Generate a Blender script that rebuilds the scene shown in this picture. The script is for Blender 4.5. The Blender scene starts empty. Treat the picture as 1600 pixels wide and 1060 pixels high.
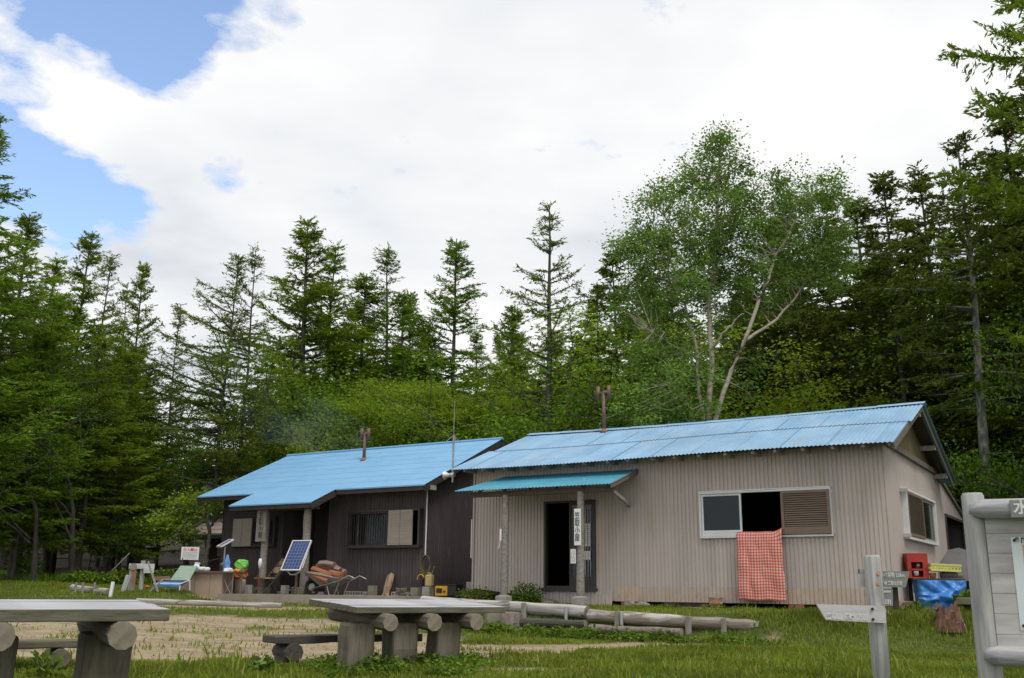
import bpy, math, random
import numpy as np
from mathutils import Vector, Matrix, Euler
C = bpy.context.scene.collection
rng = np.random.default_rng(7)
random.seed(7)
R_ = math.radians
# ------------------------------------------------------------------ camera, world, sun
FPX, PITCH, ROLL, EYE = 1556.0, .2474, .0113, 1.5
cp, sp, cr, sr = math.cos(PITCH), math.sin(PITCH), math.cos(ROLL), math.sin(ROLL)
CR = Vector((cr, -sr*sp, sr*cp)); CU = Vector((-sr, -cr*sp, cr*cp)); CF = Vector((0, cp, sp))
cam = bpy.data.cameras.new('camera'); cam_o = bpy.data.objects.new('camera', cam); C.objects.link(cam_o)
cam.sensor_width = 36; cam.lens = 36*FPX/1600; cam.clip_start = .1; cam.clip_end = 1500
cam_o.matrix_world = Matrix(((CR.x, CU.x, -CF.x, 0), (CR.y, CU.y, -CF.y, 0), (CR.z, CU.z, -CF.z, EYE), (0, 0, 0, 1)))
bpy.context.scene.camera = cam_o
sc = bpy.context.scene
sc.view_settings.view_transform = 'Standard'; sc.view_settings.look = 'None'
sc.view_settings.exposure = 0.0; sc.view_settings.gamma = 1
sc.render.engine = 'CYCLES'
sc.cycles.max_bounces = 6; sc.cycles.diffuse_bounces = 3; sc.cycles.glossy_bounces = 2
sc.cycles.transmission_bounces = 3; sc.cycles.transparent_max_bounces = 6
sc.cycles.use_denoising = True

SUN_EL, SUN_AZ = R_(60), R_(150)      # azimuth measured clockwise from +Y
world = bpy.data.worlds.new('World'); sc.world = world; world.use_nodes = True
nt = world.node_tree; nt.nodes.clear()
def nn(nt, t, **k):
    n = nt.nodes.new(t)
    for a, b in k.items(): setattr(n, a, b)
    return n
def vmath(nt, op, a, b):
    n = nn(nt, 'ShaderNodeVectorMath', operation=op)
    for i, s in enumerate((a, b)):
        if isinstance(s, bpy.types.NodeSocket): nt.links.new(s, n.inputs[i])
        else: n.inputs[i].default_value = s
    return n
def fmath(nt, op, a, b=0.0, clamp=False):
    n = nn(nt, 'ShaderNodeMath', operation=op, use_clamp=clamp)
    for i, s in enumerate((a, b)):
        if isinstance(s, bpy.types.NodeSocket): nt.links.new(s, n.inputs[i])
        else: n.inputs[i].default_value = s
    return n.outputs[0]
def ramp(nt, fac, stops):
    n = nn(nt, 'ShaderNodeValToRGB'); e = n.color_ramp.elements
    while len(e) < len(stops): e.new(.5)
    for i, (p, c) in enumerate(stops):
        e[i].position = p; e[i].color = (*c, 1) if len(c) == 3 else c
    nt.links.new(fac, n.inputs[0]); return n.outputs[0]
def rayd(px, py):
    a = (px-800)/FPX; b = -(py-530)/FPX
    return CF + CR*a + CU*b
def build_world():
    out = nn(nt, 'ShaderNodeOutputWorld')
    sky = nn(nt, 'ShaderNodeTexSky', sky_type='NISHITA'); sky.sun_disc = False
    sky.sun_elevation = SUN_EL; sky.sun_rotation = SUN_AZ; sky.altitude = 1800; sky.air_density = 1.2; sky.dust_density = .3; sky.ozone_density = 2.5
    bg = nn(nt, 'ShaderNodeBackground'); bg.inputs[1].default_value = .15
    hs = nn(nt, 'ShaderNodeHueSaturation'); hs.inputs['Saturation'].default_value = .92; hs.inputs['Value'].default_value = 1.75
    nt.links.new(sky.outputs[0], hs.inputs['Color']); nt.links.new(hs.outputs[0], bg.inputs[0])
    tc = nn(nt, 'ShaderNodeTexCoord'); g = tc.outputs['Generated']
    sep = nn(nt, 'ShaderNodeSeparateXYZ'); nt.links.new(g, sep.inputs[0])
    # flat cloud layer: project direction onto a plane overhead
    zc = fmath(nt, 'MAXIMUM', fmath(nt, 'ADD', sep.outputs[2], .12), .05)
    pl = vmath(nt, 'DIVIDE', g, (1, 1, 1)); cmb = nn(nt, 'ShaderNodeCombineXYZ')
    for i in range(3): nt.links.new(zc, cmb.inputs[i])
    nt.links.new(cmb.outputs[0], pl.inputs[1])
    n1 = nn(nt, 'ShaderNodeTexNoise'); n1.inputs['Scale'].default_value = 2.3; n1.inputs['Detail'].default_value = 9
    n1.inputs['Roughness'].default_value = .6; n1.inputs['Distortion'].default_value = .25
    nt.links.new(pl.outputs[0], n1.inputs['Vector'])
    # openings in the cloud cover: soft cones round fixed sky directions
    def gap(px, py, rad, amp):
        d = rayd(px, py).normalized()
        dot = vmath(nt, 'DOT_PRODUCT', g, tuple(d)).outputs['Value']
        t = fmath(nt, 'DIVIDE', fmath(nt, 'SUBTRACT', 1.0, dot), 1-math.cos(rad/FPX))
        return fmath(nt, 'MULTIPLY', fmath(nt, 'SUBTRACT', 1.0, t, True), amp)
    tot = None
    for a in ((60, -110, 210, .58), (190, -50, 170, .52), (330, 0, 135, .50), (262, 95, 85, .46), (215, 50, 80, .34), (-95, 205, 165, .58), (25, 265, 85, .38), (85, 300, 85, .46), (145, 318, 75, .44), (205, 325, 55, .40),
              (348, 262, 45, .40), (210, 385, 60, .2), (95, 390, 70, .22)):
        v = gap(*a); tot = v if tot is None else fmath(nt, 'ADD', tot, v)
    n2 = nn(nt, 'ShaderNodeTexNoise'); n2.inputs['Scale'].default_value = 7.5; n2.inputs['Detail'].default_value = 8
    n2.inputs['Roughness'].default_value = .62
    nt.links.new(pl.outputs[0], n2.inputs['Vector'])
    nz = fmath(nt, 'MULTIPLY', fmath(nt, 'SUBTRACT', n2.outputs[0], .5), 1.55)
    nz1 = fmath(nt, 'MULTIPLY', fmath(nt, 'SUBTRACT', n1.outputs[0], .5), .5)
    raw = fmath(nt, 'SUBTRACT', fmath(nt, 'ADD', fmath(nt, 'ADD', .95, nz), nz1), fmath(nt, 'MULTIPLY', tot, 1.0))
    cov = ramp(nt, raw, ((.34, (0, 0, 0)), (.46, (.42, .42, .42)), (.70, (1, 1, 1))))
    # cloud body brightness
    n3 = nn(nt, 'ShaderNodeTexNoise'); n3.inputs['Scale'].default_value = 1.25; n3.inputs['Detail'].default_value = 5
    n3.inputs['Roughness'].default_value = .5
    off = vmath(nt, 'ADD', pl.outputs[0], (3.4, 1.3, 0)); nt.links.new(off.outputs[0], n3.inputs['Vector'])
    cc = ramp(nt, n3.outputs[0], ((.30, (.62, .66, .72)), (.45, (.87, .89, .92)), (.58, (1.0, 1.0, 1.0))))
    bg2 = nn(nt, 'ShaderNodeBackground'); bg2.inputs[1].default_value = 1.0
    nt.links.new(cc, bg2.inputs[0])
    mx = nn(nt, 'ShaderNodeMixShader'); nt.links.new(cov, mx.inputs[0])
    nt.links.new(bg.outputs[0], mx.inputs[1]); nt.links.new(bg2.outputs[0], mx.inputs[2])
    nt.links.new(mx.outputs[0], out.inputs[0])
build_world()
sl = bpy.data.lights.new('sun', 'SUN'); sl.energy = 1.9; sl.angle = R_(20); sl.color = (1, .96, .9)
so = bpy.data.objects.new('sun', sl); C.objects.link(so)
sdir = Vector((math.sin(SUN_AZ)*math.cos(SUN_EL), math.cos(SUN_AZ)*math.cos(SUN_EL), math.sin(SUN_EL)))
so.rotation_euler = (-sdir).to_track_quat('-Z', 'Y').to_euler()

# ------------------------------------------------------------------ surveying helpers
YAW = -.553
FD = (math.cos(YAW), math.sin(YAW)); SDV = (-FD[1], FD[0])
def P(px, py, Y):
    d = rayd(px, py); t = Y/d.y
    return Vector((d.x*t, Y, EYE+d.z*t))
def ss(a, b, x):
    t = np.clip((x-a)/(b-a), 0, 1); return t*t*(3-2*t)
def edge_line(x):
    return np.where(x < 3.4, 17.4-.75*(np.maximum(x, -3)+1.56), 13.7)
def gz(x, y):
    """ground height: yard climbing away from the camera, a terrace held by logs, a mound at left, wooded slope behind"""
    x = np.asarray(x, float); y = np.asarray(y, float)
    near = .076*np.minimum(y, 10)
    lf = near+.043*np.clip(y-10, 0, 11); lf = np.minimum(lf, 1.2)
    rt = near+.030*np.clip(y-10, 0, 8); yl = edge_line(x); w = .22+.75*ss(3.0, 4.0, x)
    rt = rt+(1.2-rt)*ss(yl-w, yl+.08, y)
    k = ss(-3.2, -1.8, x); z = lf*(1-k)+rt*k
    z = z+.33*ss(18, 24, y)*ss(5, 8, -x-(y-20)*.1)
    z = z+.07*np.maximum(0, y-31)
    return z
def gzf(x, y): return float(gz(x, y))
def G(px, py):
    d = rayd(px, py); t = 3.0
    while t < 120:
        p = d*t; z = EYE+p.z
        if z < gzf(p.x, p.y): return Vector((p.x, p.y, gzf(p.x, p.y)))
        t += .02
    return Vector((d.x*60, 60, 2))

# ------------------------------------------------------------------ materials
MATS = {}
def M(name, c1, c2=None, s=6, st=(1, 1, 1), lo=.35, hi=.65, rough=.75, bump=.15, bs=None, bd=.01, spec=.4, metal=0,
      c3=None, s3=3, lo3=.6, hi3=.66, st3=(1, 1, 1), detail=6, isl=None, sheet=None):
    m = bpy.data.materials.new(name); m.use_nodes = True; t = m.node_tree; t.nodes.clear()
    out = nn(t, 'ShaderNodeOutputMaterial'); p = nn(t, 'ShaderNodeBsdfPrincipled')
    t.links.new(p.outputs[0], out.inputs[0])
    p.inputs['Roughness'].default_value = rough; p.inputs['Metallic'].default_value = metal
    p.inputs['Specular IOR Level'].default_value = spec
    tc = nn(t, 'ShaderNodeTexCoord')
    def noise(scale, stretch, det=detail):
        mp = nn(t, 'ShaderNodeMapping'); mp.inputs['Scale'].default_value = stretch
        t.links.new(tc.outputs['Object'], mp.inputs[0])
        n = nn(t, 'ShaderNodeTexNoise'); n.inputs['Scale'].default_value = scale; n.inputs['Detail'].default_value = det
        n.inputs['Roughness'].default_value = .62
        t.links.new(mp.outputs[0], n.inputs['Vector']); return n.outputs[0]
    if c2 is None: c2 = tuple(v*.82 for v in c1)
    col = ramp(t, noise(s, st), ((lo, c1), (hi, c2)))
    if c3 is not None:
        f = ramp(t, noise(s3, st3), ((lo3, (0, 0, 0)), (hi3, (1, 1, 1))))
        mx = nn(t, 'ShaderNodeMix', data_type='RGBA'); t.links.new(f, mx.inputs[0]); t.links.new(col, mx.inputs[6])
        mx.inputs[7].default_value = (*c3, 1); col = mx.outputs[2]
    if isl:
        g = nn(t, 'ShaderNodeNewGeometry')
        hs = nn(t, 'ShaderNodeHueSaturation')
        mr = nn(t, 'ShaderNodeMapRange'); mr.inputs[3].default_value = 1-isl; mr.inputs[4].default_value = 1+isl
        t.links.new(g.outputs['Random Per Island'], mr.inputs[0]); t.links.new(mr.outputs[0], hs.inputs['Value'])
        t.links.new(col, hs.inputs['Color']); col = hs.outputs[0]
    if sheet:       # every metal sheet has weathered a little differently
        ax, wx, az, wz, amt = sheet; sx = nn(t, 'ShaderNodeSeparateXYZ'); t.links.new(tc.outputs['Object'], sx.inputs[0]); cb = nn(t, 'ShaderNodeCombineXYZ')
        t.links.new(fmath(t, 'FLOOR', fmath(t, 'DIVIDE', sx.outputs[ax], wx)), cb.inputs[0]); t.links.new(fmath(t, 'FLOOR', fmath(t, 'DIVIDE', sx.outputs[az], wz)), cb.inputs[1])
        wn = nn(t, 'ShaderNodeTexWhiteNoise'); t.links.new(cb.outputs[0], wn.inputs['Vector']); hs = nn(t, 'ShaderNodeHueSaturation'); mr = nn(t, 'ShaderNodeMapRange'); mr.inputs[3].default_value = 1-amt; mr.inputs[4].default_value = 1+amt
        mr2 = nn(t, 'ShaderNodeMapRange'); mr2.inputs[3].default_value = 1-amt*1.6; mr2.inputs[4].default_value = 1+amt; t.links.new(wn.outputs[0], mr2.inputs[0]); t.links.new(mr2.outputs[0], hs.inputs['Saturation'])
        t.links.new(wn.outputs[0], mr.inputs[0]); t.links.new(mr.outputs[0], hs.inputs['Value']); t.links.new(col, hs.inputs['Color']); col = hs.outputs[0]
    t.links.new(col, p.inputs['Base Color'])
    if bump:
        b = nn(t, 'ShaderNodeBump'); b.inputs['Strength'].default_value = bump; b.inputs['Distance'].default_value = bd
        t.links.new(noise(bs or s*2.5, st), b.inputs['Height']); t.links.new(b.outputs[0], p.inputs['Normal'])
    MATS[name] = m; return m
def leafmat(name, ca, cb, cc, trans=.32, s=.6):
    m = bpy.data.materials.new(name); m.use_nodes = True; t = m.node_tree; t.nodes.clear()
    out = nn(t, 'ShaderNodeOutputMaterial'); g = nn(t, 'ShaderNodeNewGeometry')
    col = ramp(t, g.outputs['Random Per Island'], ((0, ca), (.5, cb), (1, cc)))
    tc = nn(t, 'ShaderNodeTexCoord'); n = nn(t, 'ShaderNodeTexNoise'); n.inputs['Scale'].default_value = s
    n.inputs['Detail'].default_value = 3; t.links.new(tc.outputs['Object'], n.inputs['Vector'])
    hs = nn(t, 'ShaderNodeHueSaturation')
    mr = nn(t, 'ShaderNodeMapRange'); mr.inputs[1].default_value = .3; mr.inputs[2].default_value = .7
    mr.inputs[3].default_value = .7; mr.inputs[4].default_value = 1.35
    t.links.new(n.outputs[0], mr.inputs[0]); t.links.new(mr.outputs[0], hs.inputs['Value'])
    oi = nn(t, 'ShaderNodeObjectInfo'); mr2 = nn(t, 'ShaderNodeMapRange'); mr2.inputs[3].default_value = .487; mr2.inputs[4].default_value = .512
    t.links.new(oi.outputs['Random'], mr2.inputs[0]); t.links.new(mr2.outputs[0], hs.inputs['Hue'])
    t.links.new(col, hs.inputs['Color'])
    d = nn(t, 'ShaderNodeBsdfPrincipled'); d.inputs['Roughness'].default_value = .7; d.inputs['Specular IOR Level'].default_value = .06
    tr = nn(t, 'ShaderNodeBsdfTranslucent'); mx = nn(t, 'ShaderNodeMixShader'); mx.inputs[0].default_value = trans
    t.links.new(hs.outputs[0], d.inputs['Base Color']); t.links.new(hs.outputs[0], tr.inputs[0])
    t.links.new(d.outputs[0], mx.inputs[1]); t.links.new(tr.outputs[0], mx.inputs[2]); t.links.new(mx.outputs[0], out.inputs[0])
    MATS[name] = m; return m

leafmat('larch', (.105, .175, .012), (.155, .245, .018), (.225, .325, .03), .40)
leafmat('larch_thin', (.11, .155, .022), (.155, .215, .03), (.205, .27, .042))
leafmat('fir', (.07, .095, .013), (.11, .14, .018), (.165, .20, .026), .3)
leafmat('birch_leaf', (.12, .215, .040), (.175, .295, .055), (.235, .36, .075), .42)
leafmat('broad', (.085, .175, .014), (.125, .235, .02), (.18, .30, .032), .42)
leafmat('maple', (.14, .22, .016), (.20, .295, .022), (.27, .37, .04), .48)
leafmat('shade_leaf', (.05, .10, .014), (.075, .14, .018), (.11, .185, .026), .35)  # darker copy of the broad leaf, the wood's shade put into its colour
leafmat('backlit', (.19, .28, .015), (.27, .37, .025), (.35, .45, .04), .5)  # light from behind the leaves is put into this brighter colour
leafmat('young', (.18, .26, .025), (.25, .34, .035), (.33, .41, .05), .45)
leafmat('weed', (.075, .14, .014), (.11, .19, .02), (.16, .23, .03), .35, 2)
leafmat('grass', (.13, .175, .016), (.185, .235, .024), (.28, .30, .075), .35, 1.2)
M('bark', (.045, .038, .032), (.095, .085, .072), s=3, st=(3, 3, .6), bump=.6, bd=.03)
M('bark_pale', (.10, .09, .08), (.30, .29, .26), s=4, st=(2.2, 2.2, .8), lo=.42, hi=.6, bump=.5, bd=.02)
M('birch_bark', (.46, .40, .30), (.22, .17, .12), s=3.0, st=(1, 1, 3), lo=.45, hi=.7, bump=.2)
M('young_bark', (.14, .12, .09), (.22, .2, .15), s=6, bump=.4)
M('cream_metal', (.50, .435, .40), (.44, .39, .36), s=1.2, st=(6, 1, .25), rough=.6, bump=0, spec=.3, c3=(.43, .34, .26), s3=1.6, lo3=.54, hi3=.75, st3=(2.5, 1, .8), sheet=(0, .765, 2, 1.45, .06))
M('wall_stain', (.47, .36, .27), (.50, .42, .36), s=2.2, st=(3, 1, 2), rough=.8, bump=0, c3=(.38, .25, .17), s3=4, lo3=.56, hi3=.72, st3=(2, 1, 1), sheet=(0, .765, 2, 9, .06))
M('dark_metal', (.085, .072, .074), (.062, .053, .054), s=1.5, st=(5, 1, .3), rough=.6, bump=0, spec=.25, c3=(.11, .095, .085), s3=3, lo3=.58, hi3=.72, st3=(3, 3, .6), sheet=(0, .765, 2, 1.8, .12))
M('blue_roof', (.17, .38, .60), (.20, .415, .64), s=1.4, rough=.55, bump=.0, spec=.3, c3=(.40, .38, .33), s3=2.2, lo3=.66, hi3=.76, st3=(.6, 1.6, 1))
M('blue_roof_worn', (.19, .34, .50), (.27, .43, .585), s=1.9, st=(1, .4, 1), rough=.65, bump=.0, spec=.25, c3=(.40, .39, .34), s3=1.5, lo3=.60, hi3=.74, st3=(.7, 1.8, 1), sheet=(0, .82, 1, 1.46, .05))
M('teal_roof', (.055, .26, .36), (.08, .31, .42), s=2, rough=.5, bump=.0, spec=.35, c3=(.4, .5, .5), s3=9, lo3=.68, hi3=.72)
M('roof_wood', (.055, .042, .034), (.085, .065, .05), s=4, st=(1, 6, 1))
M('fascia', (.03, .026, .024), (.05, .042, .038), s=5, st=(1, 5, 5))
M('barge', (.20, .175, .15), (.11, .095, .08), s=6, st=(6, 1, 6), bump=.3)
M('rafter_end', (.38, .35, .31), (.24, .22, .2), s=12)
M('gable_ply', (.16, .125, .055), (.125, .10, .05), s=2, st=(1, 1, .4), bump=.1)
M('post_wood', (.17, .155, .135), (.30, .28, .25), s=5, st=(5, 5, .7), bump=.5, bd=.015)
M('weathered', (.30, .285, .265), (.17, .155, .14), s=5, st=(.6, 7, 7), bump=.5, bd=.008, lo=.38, hi=.62)
M('table_top', (.50, .50, .525), (.27, .265, .275), s=5, st=(.35, 9, 9), bump=.6, bd=.008, rough=.7, lo=.38, hi=.66, c3=(.17, .17, .16), s3=2.2, lo3=.60, hi3=.70, st3=(.6, 3, 1))
M('plank_side', (.15, .14, .10), (.085, .085, .055), s=5, st=(.8, 5, 5), bump=.6, bd=.01)
M('table_log', (.17, .15, .11), (.075, .066, .045), s=3, st=(.7, 5, 5), bump=.5, bd=.01, c3=(.10, .11, .05), s3=2.5, lo3=.55, hi3=.75)
M('log_end', (.27, .235, .18), (.17, .145, .11), s=9, bump=.4, bd=.006)
M('dark_bench', (.085, .075, .065), (.05, .043, .038), s=5, st=(.6, 6, 6), bump=.6, bd=.01)
M('silver_log', (.50, .48, .45), (.27, .25, .225), s=3, st=(.35, 5, 5), bump=.8, bd=.014, lo=.36, hi=.6, c3=(.13, .11, .09), s3=3, lo3=.60, hi3=.66, st3=(.6, 2, 2))
M('brown_log', (.33, .29, .24), (.17, .135, .105), s=3, st=(.35, 5, 5), bump=.9, bd=.015, lo=.36, hi=.6, c3=(.46, .44, .41), s3=2.2, lo3=.58, hi3=.64, st3=(.5, 2, 2))
M('signpost', (.43, .43, .42), (.20, .20, .20), s=4.5, st=(9, 9, .4), bump=.8, bd=.006, lo=.40, hi=.68, c3=(.30, .29, .26), s3=2, lo3=.5, hi3=.7)
M('signboard', (.56, .545, .53), (.44, .43, .43), s=4, st=(.8, 6, 6), bump=.2, bd=.003, rough=.65)
M('signboard_grey', (.24, .245, .23), (.19, .195, .185), s=4, st=(.8, 6, 6), bump=.2, bd=.003)
M('board_panel', (.52, .50, .48), (.36, .35, .345), s=2.2, st=(.8, 1, 5), bump=.25, bd=.004, c3=(.26, .24, .235), s3=1.6, lo3=.52, hi3=.74, st3=(.8, 1, 3.2))
M('board_log', (.42, .415, .43), (.18, .18, .20), s=2.6, st=(.5, 6, 6), bump=.6, bd=.006, lo=.38, hi=.66)
M('board_post', (.44, .43, .41), (.25, .25, .255), s=2.6, st=(6, 6, .5), bump=.6, bd=.006, lo=.38, hi=.66, c3=(.20, .20, .205), s3=2.2, lo3=.56, hi3=.7, st3=(3, 3, .5))
M('white_paint', (.78, .78, .76), (.7, .7, .68), s=5, bump=0)
M('paper', (.74, .73, .68), (.68, .67, .62), s=9, bump=0)
M('alu', (.60, .61, .62), (.5, .51, .52), s=4, rough=.4, bump=0, metal=.5)
M('alu_white', (.70, .71, .71), (.62, .63, .64), s=3, rough=.45, bump=0)
M('shutter', (.20, .145, .10), (.17, .12, .085), s=4, st=(1, 1, 6), rough=.5, bump=0)
M('shutter_pale', (.36, .315, .27), (.31, .27, .235), s=3, st=(1, 1, 8), rough=.6, bump=0)
M('dark_frame', (.035, .03, .028), (.05, .042, .038), s=5, rough=.5, bump=0)
M('iron', (.10, .075, .06), (.2, .12, .08), s=8, rough=.6, bump=.2, metal=.3)
M('steel', (.42, .40, .38), (.3, .28, .26), s=8, rough=.42, metal=.7, bump=.1)
M('rust', (.22, .085, .05), (.33, .15, .09), s=8, rough=.85, bump=.4)
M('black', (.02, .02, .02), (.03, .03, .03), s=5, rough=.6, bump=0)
M('ink', (.03, .03, .035), (.04, .04, .04), s=5, bump=0)
M('grey_ink', (.30, .30, .31), (.36, .36, .37), s=9, bump=0)
M('faded_white', (.74, .74, .73), (.6, .6, .59), s=20, bump=0)
M('red_ink', (.55, .07, .05), (.6, .1, .08), s=9, bump=0)
M('concrete', (.34, .33, .30), (.26, .25, .225), s=5, bump=.4, bd=.006)
M('moss_concrete', (.24, .235, .17), (.17, .175, .10), s=6, bump=.4, bd=.006)
M('stone', (.27, .25, .225), (.19, .175, .155), s=5, bump=.6, bd=.02)
M('found_wood', (.17, .12, .085), (.10, .07, .05), s=5, bump=.4, bd=.01)
M('pv', (.02, .045, .15), (.03, .06, .2), s=14, rough=.25, bump=0, spec=.5)
M('pv_line', (.3, .36, .45), (.25, .3, .4), s=14, rough=.4, bump=0)
M('firewood', (.36, .14, .07), (.22, .09, .055), s=5, st=(.6, 6, 6), bump=.6, bd=.01, isl=.0)
M('firewood_bark', (.18, .13, .10), (.28, .23, .19), s=5, st=(.6, 5, 5), bump=.8, bd=.015)
M('plank_peel', (.42, .30, .19), (.20, .13, .085), s=3, st=(.8, 4, 4), lo=.42, hi=.56, bump=.6, bd=.01)
M('yellow', (.75, .42, .02), (.62, .34, .02), s=6, rough=.45, bump=0)
M('jerry', (.52, .40, .17), (.42, .32, .12), s=4, st=(1, 1, 2), rough=.5, bump=.1)
M('cable', (.15, .12, .035), (.1, .08, .03), s=9, rough=.6, bump=0)
M('counter', (.36, .285, .215), (.31, .245, .185), s=2, rough=.65, bump=.05, c3=(.25, .17, .12), s3=4, lo3=.64, hi3=.7)
M('counter_top', (.14, .09, .075), (.10, .065, .055), s=5, rough=.6)
M('red_plastic', (.42, .035, .02), (.32, .03, .02), s=6, rough=.5, bump=0)
M('yellow_plastic', (.62, .60, .16), (.55, .52, .15), s=6, rough=.5, bump=0)
M('tarp', (.045, .22, .60), (.035, .18, .50), s=6, rough=.38, bump=.35, bs=14, bd=.012, spec=.5)
M('grey_sheet', (.17, .165, .165), (.13, .125, .125), s=4, rough=.7)
M('terracotta', (.42, .16, .07), (.35, .13, .06), s=6)
M('blue_cloth', (.16, .36, .75), (.08, .2, .5), s=7, st=(1, 1, 1), rough=.8, bump=.1)
M('white_cloth', (.75, .76, .78), (.55, .62, .72), s=12, rough=.8, bump=.1)
M('green_cloth', (.22, .30, .24), (.28, .36, .29), s=4, st=(1, 12, 1), rough=.8, bump=.05)
M('navy', (.02, .035, .09), (.03, .05, .12), s=4, rough=.8, bump=0)
M('bag_green', (.22, .58, .06), (.12, .45, .08), s=7, rough=.4, bump=.5, bd=.03)
M('bag_orange', (.75, .25, .03), (.12, .06, .03), s=6, lo=.48, hi=.54, rough=.4, bump=.5, bd=.03)
M('stump_red', (.24, .11, .07), (.09, .05, .035), s=6, st=(3, 3, 1), bump=1, bd=.03, c3=(.55, .42, .32), s3=7, lo3=.6, hi3=.66)
M('stump', (.15, .12, .10), (.25, .21, .18), s=6, st=(3, 3, 1), bump=.8, bd=.02)
M('slab', (.30, .27, .225), (.23, .205, .17), s=2.5, bump=.3, bd=.01)
M('far_roof', (.40, .33, .30), (.34, .28, .25), s=3, rough=.7)
M('far_wall', (.075, .04, .035), (.055, .03, .028), s=3, st=(1, 1, .4))
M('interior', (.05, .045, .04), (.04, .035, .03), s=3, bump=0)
M('poster', (.66, .72, .72), (.62, .68, .69), s=2, bump=0, rough=.3)
M('poster_tan', (.55, .42, .24), (.48, .30, .15), s=3, st=(1, 1, 1.5), bump=0, rough=.3)
M('orange_dot', (.60, .28, .12), (.5, .22, .1), s=6)
M('red_flower', (.55, .08, .03), (.6, .12, .04), s=6)
M('rope', (.4, .37, .32), (.3, .28, .24), s=20)

def glassmat():
    m = bpy.data.materials.new('window_glass'); m.use_nodes = True; t = m.node_tree; t.nodes.clear()
    out = nn(t, 'ShaderNodeOutputMaterial'); tr = nn(t, 'ShaderNodeBsdfTransparent'); tr.inputs[0].default_value = (.35, .4, .4, 1)
    gl = nn(t, 'ShaderNodeBsdfGlossy'); gl.inputs['Roughness'].default_value = .12; gl.inputs[0].default_value = (.8, .85, .9, 1)
    fr = nn(t, 'ShaderNodeFresnel'); fr.inputs[0].default_value = 1.5
    mx = nn(t, 'ShaderNodeMixShader'); t.links.new(fr.outputs[0], mx.inputs[0]); t.links.new(tr.outputs[0], mx.inputs[1]); t.links.new(gl.outputs[0], mx.inputs[2])
    t.links.new(mx.outputs[0], out.inputs[0]); MATS['glass'] = m
glassmat()
def blanketmat():
    m = bpy.data.materials.new('checked_blanket'); m.use_nodes = True; t = m.node_tree; t.nodes.clear()
    out = nn(t, 'ShaderNodeOutputMaterial'); p = nn(t, 'ShaderNodeBsdfPrincipled'); p.inputs['Roughness'].default_value = .9
    tc = nn(t, 'ShaderNodeTexCoord'); sx = nn(t, 'ShaderNodeSeparateXYZ'); t.links.new(tc.outputs['UV'], sx.inputs[0])
    def st(o, n, w):
        f = fmath(t, 'FRACT', fmath(t, 'MULTIPLY', o, n)); return fmath(t, 'GREATER_THAN', f, w)
    a = st(sx.outputs[0], 17, .5); b = st(sx.outputs[1], 27, .5)
    k = fmath(t, 'ADD', fmath(t, 'MULTIPLY', a, .5), fmath(t, 'MULTIPLY', b, .5))
    # small dots inside the pale squares
    a2 = st(sx.outputs[0], 51, .5); b2 = st(sx.outputs[1], 81, .6)
    k2 = fmath(t, 'SUBTRACT', k, fmath(t, 'MULTIPLY', fmath(t, 'MULTIPLY', a2, b2), .3))
    col = ramp(t, k2, ((0.0, (.56, .075, .07)), (.45, (.60, .20, .165)), (1.0, (.70, .55, .43))))
    t.links.new(col, p.inputs['Base Color']); t.links.new(p.outputs[0], out.inputs[0]); MATS['blanket'] = m
blanketmat()
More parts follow.
